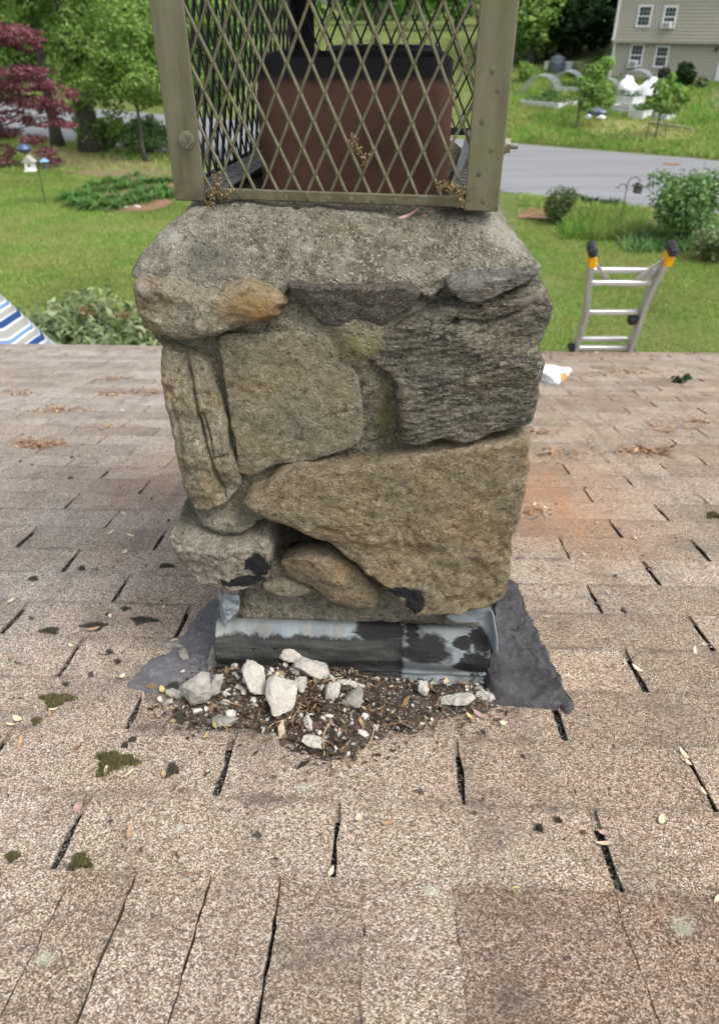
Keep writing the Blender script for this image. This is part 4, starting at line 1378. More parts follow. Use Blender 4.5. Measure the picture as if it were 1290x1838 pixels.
roof_slab('tar_patch', [(229, 1236), (243, 1215), (262, 1193), (300, 1176), (330, 1140), (352, 1108), (378, 1080), (402, 1075), (402, 1130), (395, 1170), (400, 1190), (372, 1226), (330, 1241), (270, 1246)],
          TARL, .003, .0022, 5, 160, 30, .003, .004)
_ord = ['first', 'second', 'third', 'fourth', 'fifth', 'sixth', 'seventh', 'eighth', 'ninth', 'tenth', 'eleventh', 'twelfth', 'thirteenth', 'fourteenth']

# ------------------------------------------------------------------ vegetation builders
G_LEAF = leaf_mat('green_leaves', [lin(72, 110, 46), lin(98, 140, 62), lin(124, 164, 80), lin(150, 184, 102)], .4)
G_DARK = leaf_mat('dark_leaves', [lin(30, 56, 30), lin(44, 76, 38), lin(62, 98, 48)], .25)
G_LIGHT = leaf_mat('light_leaves', [lin(104, 146, 62), lin(134, 172, 82), lin(162, 194, 108), lin(184, 208, 134)], .45)
G_BLUE = leaf_mat('bluish_leaves', [lin(74, 110, 58), lin(102, 142, 78), lin(134, 168, 104), lin(168, 192, 140)], .35)
G_RHODO = leaf_mat('rhododendron_leaves', [lin(84, 104, 66), lin(116, 134, 90), lin(150, 166, 118), lin(186, 194, 150)], .3)
MAROON = leaf_mat('maroon_leaves', [lin(104, 56, 66), lin(132, 72, 86), lin(156, 96, 108), lin(180, 132, 138)], .35)
BARK = plain('bark', (.085, .075, .062, 1), .95, nscale=9, var=.5, bump=.8)
BARKD = plain('dark_bark', (.085, .075, .064, 1), .95, nscale=9, var=.5, bump=.8)


def leaf_mesh(name, blobs, n, size, mat, parent, seed, up=.5, hollow=.55, aspect=1.9, droop=0.0):
    """thousands of small folded leaves spread through the volume of the blobs"""
    r = np.random.default_rng(seed)
    C = np.array([b_[0] for b_ in blobs], float)
    Rr = np.array([b_[1] if np.ndim(b_[1]) else (b_[1],) * 3 for b_ in blobs], float)
    w = (Rr.prod(1)) ** .75
    k = r.choice(len(C), n, p=w / w.sum())
    d = r.normal(size=(n, 3)); d /= np.linalg.norm(d, axis=1)[:, None]
    rad = hollow + (1 - hollow) * r.random(n) ** .6
    rad *= 1 + .28 * fbm(d * 1.3 + k[:, None] * 3.1, 1.6, 3, seed)
    P = C[k] + d * Rr[k] * rad[:, None]
    keep = fbm(P, .9 / max(Rr.mean(), .2), 3, seed + 5) > -.42
    P, d = P[keep], d[keep]
    n = len(P)
    nr = d * .5 + r.normal(size=(n, 3)) * .6 + np.array((0, 0, up))
    nr /= np.linalg.norm(nr, axis=1)[:, None]
    a = np.cross(nr, r.normal(size=(n, 3))); a /= np.linalg.norm(a, axis=1)[:, None]
    if droop: a[:, 2] -= droop; a /= np.linalg.norm(a, axis=1)[:, None]
    b_ = np.cross(nr, a); b_ /= np.linalg.norm(b_, axis=1)[:, None] + 1e-9
    L = size * r.uniform(.6, 1.35, n)[:, None]
    Wd = L / aspect
    fold = nr * L * .12
    V = np.stack([P - a * L * .5, P + b_ * Wd * .5 + fold, P + a * L * .5 - nr * L * .10, P - b_ * Wd * .5 + fold], 1).reshape(-1, 3)
    i = np.arange(n)[:, None] * 4
    return mk(name, V, np.concatenate([i, i + 1, i + 2, i + 3], 1), mat, parent, smooth=False)


def tree(name, label, base, h, blobs, n, leaf, mat, seed, trunk_r=.15, bark=None, group=None, cat='tree', limbs=5, lean=(0, 0), up=.5, droop=0.0):
    """blobs are (dx, dy, z, rx, ry, rz) about the foot"""
    t = thing(name, label, cat, base, group=group)
    r = np.random.default_rng(seed)
    b_ = MB()
    zt = h * .8
    P = [(lean[0] * s * s + .05 * h * .1 * math.sin(3 * s + seed), lean[1] * s * s, zt * s - .1) for s in np.linspace(0, 1, 9)]
    b_.tube(P, trunk_r * (1 - .75 * np.linspace(0, 1, 9)) + trunk_r * .5 * np.exp(-np.linspace(0, 1, 9) * 25), 10)
    B = sorted(blobs, key=lambda q: -q[3] * q[5])[:limbs + 3]
    for q in B:
        s = np.clip((q[2] / zt) * .65, .12, .9)
        p0 = np.array((lean[0] * s * s, lean[1] * s * s, zt * s))
        p1 = np.array(q[:3])
        m = (p0 + p1) / 2 + r.normal(size=3) * .06 * h * .3
        b_.tube(catmull([p0, m, p1], 7, closed=False), trunk_r * .42 * np.linspace(1, .25, 7), 6)
    b_.build('trunk', bark or BARK, t, smooth=True)
    leaf_mesh('crown', [((q[0], q[1], q[2]), (q[3], q[4], q[5])) for q in blobs], n, leaf, mat, t, seed, up, droop=droop)
    return t


def shrub(name, label, base, rx, h, n, leaf, mat, seed, cat='shrub', group=None, up=.4, nb=9, stems=6, aspect=1.9):
    t = thing(name, label, cat, base, group=group)
    r = np.random.default_rng(seed)
    blobs = [((0, 0, h * .55), (rx * .75, rx * .75, h * .45))]
    for k in range(nb):
        a = 2 * math.pi * k / nb + r.uniform(-.3, .3)
        q = r.uniform(.35, .68) * rx
        blobs.append(((q * math.cos(a), q * math.sin(a), h * r.uniform(.35, .78)), (rx * r.uniform(.28, .42),) * 2 + (h * r.uniform(.18, .28),)))
    b_ = MB()
    for k in range(stems):
        q = blobs[1 + k % nb][0]
        b_.tube(catmull([(q[0] * .1, q[1] * .1, -.05), (q[0] * .5, q[1] * .5, q[2] * .5), q], 6, closed=False), np.linspace(.022, .008, 6) * max(.6, h), 5)
    b_.build('stem', BARKD, t)
    leaf_mesh('foliage', blobs, n, leaf, mat, t, seed + 1, up, aspect=aspect)
    return t


def blades(name, area, n, h, w, mat, seed, lean=.5, z=gz, fn=None):
    """short upright blades over an area given by a sampling function -> 'stuff'"""
    r = np.random.default_rng(seed)
    XY = area(r, n)
    n = len(XY)
    base = np.c_[XY, z(XY[:, 0], XY[:, 1])]
    if fn is not None: base = base[fn(base)]; n = len(base)
    a = r.uniform(0, 2 * math.pi, n)
    d = np.stack([np.cos(a), np.sin(a), 0 * a], 1)
    hh = h * r.uniform(.5, 1.3, n)[:, None]
    tip = base + np.c_[r.normal(size=(n, 2)) * lean, np.ones(n)] * hh
    V = np.stack([base - d * w / 2, base + d * w / 2, tip], 1).reshape(-1, 3)
    i = np.arange(n)[:, None] * 3
    return tag(mk(name, V, np.concatenate([i, i + 1, i + 2], 1), mat, smooth=False), kind='stuff')


def grass_mat(name, cols, spread=.45):
    n = NT(name, .8, .15)
    r = n.island()
    k = len(cols)
    c = n.ramp(r, [(i / (k - 1), q) for i, q in enumerate(cols)])
    big = n.noise(n.pos(), spread, 5, .65)
    c = n.mix(n.ramp(big, [(.40, 0.), (.66, .7)]), c, lin(176, 166, 112))
    big2 = n.noise(n.map(n.pos(), loc=(8, 8, 8)), spread * .7, 4, .6)
    c = n.mix(n.ramp(big2, [(.3, .55), (.5, 0.)]), c, lin(70, 104, 34))
    n.color(c)
    n.trans(c, .3)
    return n.m

GRASS = grass_mat('lawn_grass', [lin(92, 134, 48), lin(112, 156, 62), lin(138, 174, 82), lin(168, 184, 112)])
WILD = grass_mat('verge_grass', [lin(88, 142, 50), lin(112, 164, 64), lin(142, 178, 86), lin(182, 184, 122)], .6)
BED = grass_mat('bed_greens', [lin(70, 122, 40), lin(96, 150, 54), lin(120, 172, 70)], .2)

def roadw(P): return (P[:, 0] - _n1[0]) * RN[0] + (P[:, 1] - _n1[1]) * RN[1]

def fan(px0, px1, py0, py1):
    """points of the ground with about even density per metre inside a view wedge"""
    def f(r, n):
        c = [gpt(a, d) for a, d in ((px0, py0), (px1, py0), (px0, py1), (px1, py1))]
        lo, hi = np.min(c, 0), np.max(c, 0)
        Q = np.c_[r.uniform(lo[0], hi[0], n * 3), r.uniform(lo[1], hi[1], n * 3)]
        x, y = project(np.c_[Q, gz(Q[:, 0], Q[:, 1])])
        Q = Q[(x > px0) & (x < px1) & (y > py0) & (y < py1)]
        return Q[:n]
    return f

blades('lawn_grass', fan(-40, 340, 300, 640), 90000, .055, .020, GRASS, 1, fn=lambda P: roadw(P) < -.3)
blades('lawn_grass', fan(930, 1330, 395, 650), 70000, .05, .018, GRASS, 2, fn=lambda P: roadw(P) < -1.2)
blades('verge_grass', fan(915, 1330, 120, 310), 60000, .20, .05, WILD, 3, .6, fn=lambda P: roadw(P) > RW + .4)
blades('verge_grass', fan(930, 1330, 325, 415), 9000, .13, .035, WILD, 4, .6, fn=lambda P: (roadw(P) < -.3) & (roadw(P) > -3.0))
blades('verge_grass', fan(-40, 340, 200, 310), 12000, .16, .05, WILD, 5, .6, fn=lambda P: (roadw(P) < -.3))
blades('verge_grass', fan(-60, 930, 0, 230), 30000, .22, .07, WILD, 6, .6, fn=lambda P: roadw(P) > RW + .4)

def ground_patch(name, L, mat, dz, seed):
    """a thin uneven patch of mulch or soil following the ground"""
    O = np.array([gpt(a, c)[:2] for a, c in L])
    O = catmull(O, 60)
    O = O + .12 * np.stack([vnoise(np.c_[O * 1.7, O[:, 0] * 0], seed), vnoise(np.c_[O * 1.7, O[:, 0] * 0 + 5], seed)], 1)
    c = O.mean(0)
    rr = np.linspace(0, 1, 10)
    q = (c + (O - c)[None] * rr[:, None, None]).reshape(-1, 2)
    z = gz(q[:, 0], q[:, 1]) + dz * np.repeat(1 - rr ** 6, 60) + .02 * fbm(np.c_[q, q[:, 0] * 0], 2.5, 3, seed) + .02
    F = [(i * 60 + k, (i + 1) * 60 + k, (i + 1) * 60 + (k + 1) % 60, i * 60 + (k + 1) % 60) for i in range(9) for k in range(60)]
    return tag(mk(name, np.c_[q, z], F, mat), kind='structure')

MULCH = plain('red_mulch', lin(128, 98, 78), .95, nscale=14, var=.4, bump=.6)
SOIL = plain('bare_soil', lin(122, 106, 82), .95, nscale=10, var=.4, bump=.6)
DRY = plain('dry_straw', lin(176, 160, 124), .95, nscale=8, var=.35, bump=.6)
ground_patch('mulch', [(925, 392), (960, 386), (1040, 402), (1120, 424), (1180, 436), (1290, 470), (1330, 480), (1330, 440), (1200, 405), (1100, 392), (1010, 378), (940, 376)], MULCH, .05, 3)
ground_patch('mulch', [(140, 372), (200, 382), (290, 376), (320, 350), (320, 325), (240, 326), (170, 330), (134, 348)], MULCH, .05, 4)
ground_patch('bare_soil', [(60, 268), (150, 268), (230, 285), (300, 300), (300, 330), (200, 322), (120, 310), (50, 300)], SOIL, .02, 5)
ground_patch('dry_bank', [(1040, 218), (1110, 214), (1200, 232), (1245, 238), (1240, 250), (1150, 252), (1060, 240)], DRY, .04, 6)
ground_patch('dry_bank', [(1170, 225), (1238, 230), (1246, 240), (1180, 240)], SOIL, .05, 7)

# ------------------------------------------------------------------ trees on the left
q = gpt(165, 272)
tree('broad_tree', 'thick trunked tree with pale green leaves beside the road', q, 13,
     [(.3, 0, 4.2, 1.0, 1.2, .9), (1.6, -.4, 3.4, 1.2, 1.2, 1.1), (-1.3, .6, 4.8, 1.2, 1.2, .8), (1.9, .2, 5.0, 1.5, 1.4, 1.2), (.6, -1.2, 2.4, .7, .6, .6), (.2, -.6, 1.5, .55, .5, .5), (1.5, -.8, 2.1, .8, .8, .6), (0, 0, 7.2, 3.0, 3.0, 1.8), (2.4, 1, 8.5, 2.4, 2.4, 2.0), (-2.2, 0, 8.4, 2.4, 2.4, 2.0), (0, 0, 10.5, 2.4, 2.4, 2.2), (-.5, -.5, 2.9, .5, .5, .7), (.35, -.5, 3.2, .55, .5, .8), (.9, -.6, 1.1, .8, .6, .5), (1.6, -.6, 1.2, .7, .6, .5), (2.6, -.2, 2.6, 1.0, 1.0, .9), (3.2, .3, 4.0, 1.3, 1.2, 1.2), (.9, .2, 4.2, 1.0, 1.0, 1.0)],
     46000, .16, G_LIGHT, 21, .42, BARKD, lean=(-.55, 0))
tb = bpy.data.objects['broad_tree']
leaf_mesh('ivy', [((-.55 * (z_ / 10.4) ** 2 + .1 * math.sin(z_ * 3), -.25, z_), (.48 + .15 * math.sin(z_ * 2.3), .35, .42)) for z_ in np.linspace(.5, 6.5, 15)], 3200, .15, G_LIGHT, tb, 61)
q = gpt(105, 262)
tree('slim_tree', 'slim dark trunked tree left of the thick trunk', q, 11,
     [(0, 0, 4.8, 1.0, 1.0, .8), (-.8, .4, 6, 1.8, 1.8, 1.2), (.8, .3, 7.5, 2.0, 2.0, 1.5), (-.3, .2, 9, 1.8, 1.8, 1.5)], 7000, .17, G_LEAF, 22, .22, BARKD, lean=(.5, .4))
q = gpt(262, 290)
tree('young_tree', 'bushy young green tree by the left post of the cage', q, 5.6,
     [(-.1, 0, 3.7, 1.35, 1.3, .9), (.5, -.2, 2.7, 1.25, 1.2, .8), (-.9, .2, 2.7, .95, 1.0, .7), (1.6, .3, 3.4, 1.2, 1.2, 1.0), (.2, 0, 4.6, 1.5, 1.4, .9), (-1.2, .4, 4.2, 1.0, 1.0, .8), (2.6, .6, 2.6, 1.2, 1.2, .9), (3.6, .6, 3.6, 1.2, 1.2, 1.0), (2.8, .4, 4.6, 1.3, 1.2, .8)],
     30000, .15, G_LIGHT, 23, .07, BARK, limbs=7)
q = gpt(265, 268)
shrub('leafy_bush', 'loose pale green bush under the young tree', (q[0] + .35, q[1] - 1.2, q[2]), 1.1, 1.3, 4600, .14, G_BLUE, 24)
q = gpt(215, 262)
shrub('leafy_bush', 'bright green bush at the foot of the thick trunk', (q[0] - .1, q[1] - 1.0, q[2]), .8, 1.25, 3000, .14, G_LIGHT, 25)
q = gpt(88, 268)
def blobs_px(foot, L, yd, ry=.6):
    out = []
    for a_, c_, rx_, rz_ in L:
        w_ = far_pt(a_, c_, foot[1] + yd * .0 + (hash((a_, c_)) % 7 - 3) * .12)
        s_ = 1 / upx(w_)
        out.append((w_[0] - foot[0], w_[1] - foot[1], w_[2] - foot[2], rx_ * s_, max(rx_ * s_ * ry, .3), rz_ * s_))
    return out
def far_pt(px, py, ydist):
    r = ray(px, py); return EYE + r * ((ydist) / r[1])
mq = (q[0] - .3, q[1] - 4.5, 0.0)
tree('japanese_maple', 'maroon leaved japanese maple drooping over the lawn', mq, 4.6,
     blobs_px(mq, [(15, 62, 62, 16), (52, 84, 26, 9), (30, 128, 62, 10), (50, 150, 66, 13), (108, 158, 34, 12), (130, 172, 16, 9), (10, 172, 46, 12), (64, 182, 52, 12), (96, 196, 36, 10), (22, 208, 36, 11), (82, 218, 44, 9), (120, 224, 20, 6),
                   (8, 238, 34, 10), (60, 250, 26, 9), (82, 272, 22, 9), (98, 288, 14, 5), (6, 270, 26, 12), (12, 292, 22, 7), (-60, 150, 70, 30), (-50, 230, 60, 26), (-40, 60, 60, 26)], 0),
     26000, .095, MAROON, 26, .08, BARKD, limbs=9, up=.9, droop=.35)
# the wood behind
for k, (px, py, hh, s, m, lab) in enumerate([
        (20, 150, 13, 2.8, G_LEAF, 'green tree beyond the road at the left edge'),
        (255, 142, 14, 3.0, G_LEAF, 'green tree beyond the road behind the left post'),
        (420, 120, 12, 2.4, G_LEAF, 'green tree beyond the road seen through the left mesh'),
        (75, 138, 12, 2.8, G_LIGHT, 'pale green tree beyond the road left of the thick trunk'),
        (130, 130, 13, 2.6, G_LEAF, 'green tree beyond the road straight behind the thick trunk'),
        (195, 140, 12, 2.8, G_LIGHT, 'pale green tree beyond the road right of the thick trunk'),
        (330, 125, 13, 2.6, G_DARK, 'dark tree beyond the road hidden by the left post'),
        (985, 104, 9, 2.6, G_DARK, 'low dark tree behind the garden drum'),
        (1035, 96, 10, 2.6, G_DARK, 'dark tree behind the vine covered arch'),
        (1085, 84, 12, 2.8, G_DARK, 'dark tree touching the corner of the beige house'),
        (950, 118, 10, 2.2, G_LIGHT, 'pale green tree at the right edge of the cage'),
        (1005, 92, 13, 2.7, G_DARK, 'dark evergreen tree behind the vegetable beds'),
        (1062, 88, 14, 2.8, G_DARK, 'dark green tree beside the corner of the beige house')]):
    q = gpt(px, py)
    r_ = np.random.default_rng(300 + k)
    bl = [(r_.uniform(-1, 1) * s * .6, r_.uniform(-1, 1) * s * .6, hh * t, s * (1.05 - .5 * t) * r_.uniform(.6, 1), s * (1.05 - .5 * t) * r_.uniform(.6, 1), hh * .10) for t in np.linspace(.14, .92, 11)]
    tree('wood_tree', lab, q, hh, bl, 10000, .30, m, 40 + k, .22, BARKD, group='trees beyond the road')
for k, (x, y, s) in enumerate([(-46, 62, 5), (-56, 80, 6), (-36, 66, 5), (-42, 88, 6), (-25, 70, 5), (-28, 96, 6.5), (-22, 82, 5), (-16, 74, 5), (-13, 92, 6), (2, 98, 7), (9, 80, 4.5), (16, 90, 6), (28, 86, 6), (40, 80, 6)]):
    r_ = np.random.default_rng(500 + k)
    bl = [(r_.uniform(-1, 1) * s * .5, r_.uniform(-1, 1) * s * .5, s * (.5 + 1.7 * t), s * .55, s * .55, s * .30) for t in np.linspace(0, 1, 8)]
    tree('wood_tree', _ord[k] + ' tall tree from the left in the wood far beyond the road' if k < 14 else 'last of the tall trees in the far wood', (x, y, float(gz(x, y))), s * 2.6, bl, 5000, .55, [G_LEAF, G_DARK][k % 2], 60 + k, .3, BARKD, group='trees in the far wood')

# strap-leaved plants in the bed on the left
def strap_plant(name, label, base, r0, n, mat, seed, group=None, wd=.03, cat='plant'):
    t = thing(name, label, cat, base, group=group)
    r = np.random.default_rng(seed)
    V, F = [], []
    for k in range(n):
        a = r.uniform(0, 2 * math.pi); L = r0 * r.uniform(.7, 1.3); e = r.uniform(.5, 1.15)
        d = np.array((math.cos(a), math.sin(a), 0)); s_ = np.array((-d[1], d[0], 0))
        o = len(V)
        b0 = d * r.uniform(0, r0 * .25)
        for i, q in enumerate(np.linspace(0, 1, 5)):
            c_ = b0 + d * L * (q * math.cos(e) + .25 * q * q) + np.array((0, 0, L * (math.sin(e) * q * 1.25 - .75 * q * q)))
            w_ = wd * math.sin(math.pi * (.12 + .86 * q)) / 2
            V += [c_ - s_ * w_, c_ + s_ * w_]
        F += [(o + 2 * i, o + 2 * i + 1, o + 2 * i + 3, o + 2 * i + 2) for i in range(4)]
    mk('leaves', V, F, mat, t)
    return t
FRESH = leaf_mat('fresh_leaves', [lin(62, 98, 48), lin(86, 126, 62), lin(118, 154, 84)], .3)
_bp = [(130, 358), (146, 370), (160, 352), (172, 374), (186, 362), (196, 345), (208, 374), (222, 360), (232, 340), (246, 366), (258, 350), (272, 360), (286, 345), (298, 356), (176, 336), (212, 330), (262, 332), (294, 330)]
for k, (px, py) in enumerate(_bp):
    lab = (_ord[k] + ' strap-leaved plant from the left in the mulch bed') if k < 14 else ['back left', 'back middle', 'back right', 'far right back'][k - 14] + ' strap-leaved plant of the mulch bed'
    strap_plant('strap_plant', lab, gpt(px, py), .52, 110, FRESH, 70 + k, 'strap-leaved plants in the mulch bed', .05)
q = gpt(238, 318)
strap_plant('iris_clump', 'pale blue-green iris clump in the mulch bed', q, .5, 40, G_BLUE, 88, wd=.05)
STONEP = plain('pale_rock', lin(176, 172, 164), .9, nscale=10, var=.25, bump=.5)
def rock(name, label, base, s, mat, seed, cat='stone', group=None, sub=3, rot=0.0, parent_loc=True):
    t = mk(name, *ico(sub, seed, s), mat, None, smooth=True, loc=base)
    t.rotation_euler = (0, 0, rot)
    return tag(t, label, cat, group)
def ico(sub, seed, s, rough=.16, cuts=9):
    import bmesh
    bm = bmesh.new()
    bmesh.ops.create_icosphere(bm, subdivisions=sub, radius=1.0)
    V = np.array([v.co[:] for v in bm.verts])
    F = [tuple(v.index for v in f.verts) for f in bm.faces]
    bm.free()
    r = np.random.default_rng(seed)
    for _ in range(cuts):
        n = r.normal(size=3); n /= np.linalg.norm(n)
        d = r.uniform(.45, .8)
        h = V @ n - d
        V = V - np.clip(h, 0, None)[:, None] * n * .97
    V = V * (1 + rough * fbm(V + seed, 1.6, 3, seed)[:, None] + rough * .35 * fbm(V + seed, 6, 2, seed + 2)[:, None])
    V = V * np.asarray(s) if np.ndim(s) else V * s
    return V, F
for k, (px, py) in enumerate([(226, 376), (248, 374), (262, 352)]):
    q = gpt(px, py)
    rock('edging_stone', ['pale edging stone at the front of the mulch bed', 'second pale edging stone to the right in the mulch bed', 'small white stone among the bed plants'][k], q + np.array((0, 0, .04)), (.13, .10, .08) if k < 2 else (.07, .07, .08), STONEP, 90 + k, group='edging stones of the mulch bed')

# rhododendron below the eave, the striped parasol beside it
RF = np.array((0, EYE[1], 0))
def far_pt(px, py, ydist):
    r = ray(px, py); return EYE + r * ((ydist) / r[1])
def bush_at(px, py, yd, z=None):
    q = far_pt(px, py, yd); return q
q = far_pt(190, 560, 8.4)
shrub('rhododendron', 'pale leaved rhododendron just beyond the roof edge', (q[0], 8.4, 0), 1.25, q[2] + .16, 7000, .17, G_RHODO, 101, nb=14, aspect=3.4, up=.9)
RUSTL = leaf_mat('russet_leaves', [lin(124, 92, 70), lin(140, 110, 84), lin(104, 84, 64)], .3)
q2 = far_pt(172, 560, 8.1)
leaf_mesh('dead_foliage', [((q2[0] - q[0] - .08, q2[1] - 8.4, q2[2] + .02), (.10, .10, .07)), ((q2[0] - q[0] + .3, q2[1] - 8.4, q2[2] + .0), (.10, .10, .06))], 50, .10, RUSTL, bpy.data.objects['rhododendron'], 102, aspect=3)

# ------------------------------------------------------------------ striped parasol
pc = far_pt(-62, 470, 6.6)
par = thing('striped_parasol', 'blue and white striped garden parasol below the roof edge', 'parasol', (pc[0], pc[1], 0))
STR = NT('striped_canvas', .85, .2)
p = STR.obj()
r_ = STR.vm('LENGTH', STR.vm('MULTIPLY', p, (1, 1, 0)), (0, 0, 0), out='Value')
fr = STR.math('FRACT', STR.math('MULTIPLY', r_, 6.5))
col = STR.ramp(fr, [(0., lin(48, 78, 132)), (.20, lin(214, 218, 222)), (.28, lin(168, 168, 164)), (.52, lin(214, 218, 222)), (.60, lin(112, 148, 194)), (.70, lin(220, 224, 226)), (.78, lin(168, 168, 164)), (.95, lin(214, 218, 222))], 'CONSTANT')
STR.color(col); STR.trans(col, .25)
V, F = [], []
PR, PZt = .95, pc[2]
drop = 1.45
V.append((0, 0, PZt))
for i in range(1, 15):
    t = i / 14
    for k in range(64):
        a = 2 * math.pi * k / 64
        s8 = abs(math.cos(3 * a + .4))
        rad = PR * t * (1 - .07 * (1 - s8) * t)
        V.append((rad * math.cos(a), rad * math.sin(a), PZt - drop * t - .04 * (1 - s8) * t))
for k in range(64): F.append((0, 1 + k, 1 + (k + 1) % 64))
for i in range(13):
    for k in range(64): F.append((1 + i * 64 + k, 1 + (i + 1) * 64 + k, 1 + (i + 1) * 64 + (k + 1) % 64, 1 + i * 64 + (k + 1) % 64))
mk('canopy', V, F, STR.m, par)
POLE = plain('white_pole', (.7, .7, .7, 1), .4, .2, 10, .1, 0)
b = MB(); b.tube([(0, 0, 0), (0, 0, PZt + .06)], .02, 12); b.lathe([(.24, 0), (.24, .05), (.05, .10)], 20); b.build('pole', POLE, par)

# ------------------------------------------------------------------ shrubs, shepherd's hook and ground cover on the right
q = gpt(997, 402); s = 1 / upx(q)
shrub('round_shrub', 'small round olive green shrub by the road', q, 33 * s, 62 * s, 4200, .085, leaf_mat('olive_leaves', [lin(74, 88, 50), lin(98, 112, 66), lin(124, 136, 86)], .3), 111, nb=12, stems=9, aspect=3)
q = gpt(1215, 440); s = 1 / upx(q)
shrub('large_shrub', 'large grey-green shrub standing right of the aluminium ladder', q, 70 * s, 122 * s, 9000, .10, G_BLUE, 112, nb=16)
q = gpt(1272, 470); s = 1 / upx(q)
shrub('low_shrub', 'low pale green shrub at the right edge below the large shrub', q, 40 * s, 55 * s, 2600, .10, G_RHODO, 113)
blades('ground_cover', fan(1012, 1150, 385, 432), 5200, .30, .05, BED, 8, .55)
blades('ground_cover', fan(1120, 1330, 410, 455), 3500, .25, .05, G_BLUE, 9, .55)
for k, (px, py) in enumerate([(1040, 358), (1062, 362), (1090, 366), (1108, 368), (1020, 352)]):
    q = gpt(px, py)
    strap_plant('weed_clump', ['second', 'third', 'fourth', 'fifth', 'first'][k] + ' dark weed clump from the left on the near road edge', q, .32, 60, G_DARK, 120 + k, 'weed clumps on the near road edge', .04)
HOOKM = plain('dark_iron', (.05, .06, .05, 1), .6, .5, 30, .3, .1)
q = gpt(1110, 418); s = 1 / upx(q)
hook = thing('shepherds_hook', 'thin dark double shepherd hook standing in the ground cover', 'garden hook', q)
def hp(px, py):
    w = far_pt(px, py, q[1]); return (w[0] - q[0], 0.0, w[2] - q[2])
b = MB()
b.tube(catmull([(0, 0, -.1), hp(1118, 372), hp(1124, 340), hp(1128, 325), hp(1134, 319), hp(1142, 317), hp(1148, 322), hp(1150, 324)], 26, closed=False), .011, 8)
b.tube(catmull([hp(1124, 340), hp(1123, 332), hp(1117, 329), hp(1111, 333), hp(1108, 338), hp(1106, 335)], 16, closed=False), .009, 8)
b.build('rod', HOOKM, hook)
w = far_pt(1144, 340, q[1])
nb = thing('hanging_birdhouse', 'small dark birdhouse hanging from the shepherd hook', 'birdhouse', w)
b = MB()
b.box((0, 0, 0), (.16, .16, .15), bev=.004); b.build('box', plain('weathered_wood', (.10, .08, .065, 1), .85, nscale=30, var=.4), nb)
b = MB()
for sg in (-1, 1): b.bar((sg * .06, -.11, .11), (sg * .06, .11, .11), .16, .015, up=(sg * .6, 0, 1))
b.build('roof', HOOKM, nb)
b = MB(); b.tube([(0, 0, .12), hp_ if False else (far_pt(1148, 323, q[1]) - w)], .004, 6); b.build('wire', HOOKM, nb)
q = gpt(1262, 462)
lamp = thing('garden_light', 'small black garden light beside the low shrub', 'garden light', q)
b = MB(); b.tube([(0, 0, 0), (0, 0, .45)], .015, 8); b.lathe([(.05, .40), (.10, .44), (.10, .54), (.03, .60)], 14); b.build('lantern', HOOKM, lamp)

# ------------------------------------------------------------------ bird table group on the left
q = gpt(81, 367)
bp = thing('birdhouse_pole', 'white birdhouse on a thin dark pole in the left lawn', 'birdhouse', q)
def bpp(px, py): w_ = far_pt(px, py, q[1]); return (w_[0] - q[0], 0.0, w_[2] - q[2])
b = MB(); b.tube([(0, 0, -.1), bpp(76, 335), bpp(67, 296)], .014, 8); b.tube(catmull([bpp(68, 300), bpp(74, 284), bpp(80, 281)], 8, closed=False), .008, 6); b.build('pole', HOOKM, bp)
WHITE = plain('white_paint', (.75, .75, .73, 1), .6, nscale=12, var=.12, bump=.05)
c = np.array(bpp(54, 297))
b = MB(); b.box(c, (.24, .22, .22), bev=.006); b.box(c + np.array((0, -.01, -.12)), (.32, .28, .02)); b.build('box', WHITE, bp)
b = MB(); b.add([c + np.array(v_) for v_ in ((-.17, -.15, .10), (.17, -.15, .10), (.17, .15, .10), (-.17, .15, .10), (0, -.15, .27), (0, .15, .27))], [(0, 1, 4), (2, 3, 5), (1, 2, 5, 4), (3, 0, 4, 5), (0, 3, 2, 1)]); b.build('roof', plain('grey_shingle', (.35, .34, .32, 1), .8, nscale=30), bp)
b = MB(); b.lathe([(.035, 0), (.035, .012)], 14, (0, 0, 0)); 
VV = np.array(b.V) @ np.array(((1, 0, 0), (0, 0, 1), (0, 1, 0))).T + c + np.array((0.02, -.122, .02)); mk('entrance_hole', VV, b.F, HOOKM, bp)
w = far_pt(80, 291, q[1])
fd = thing('bird_feeder', 'small blue roofed bird feeder hanging beside the white birdhouse', 'bird feeder', w)
b = MB(); b.lathe([(.14, .03), (.07, .08), (.015, .11)], 18); b.build('roof', plain('blue_paint', lin(120, 160, 205), .5, nscale=10, var=.1), fd)
b = MB(); b.lathe([(.06, -.13), (.06, .03)], 16); b.build('tube', plain('seed_tube', (.10, .11, .13, 1), .4, nscale=30), fd)
b = MB(); b.lathe([(.11, -.15), (.11, -.13)], 16); b.build('tray', HOOKM, fd)
w = far_pt(43, 266, q[1] + 3)
gl = thing('blue_bird_feeder', 'round dark blue bird feeder hanging under the maple', 'bird feeder', w)
b = MB(); b.lathe([(.02, -.16), (.16, -.10), (.22, 0), (.16, .10), (.02, .15)], 18); b.build('bowl', plain('blue_glaze', lin(70, 84, 120), .3, nscale=10, var=.2), gl)
b = MB(); b.tube([(0, 0, .14), (0, 0, .6)], .006, 5); b.build('wire', HOOKM, gl)

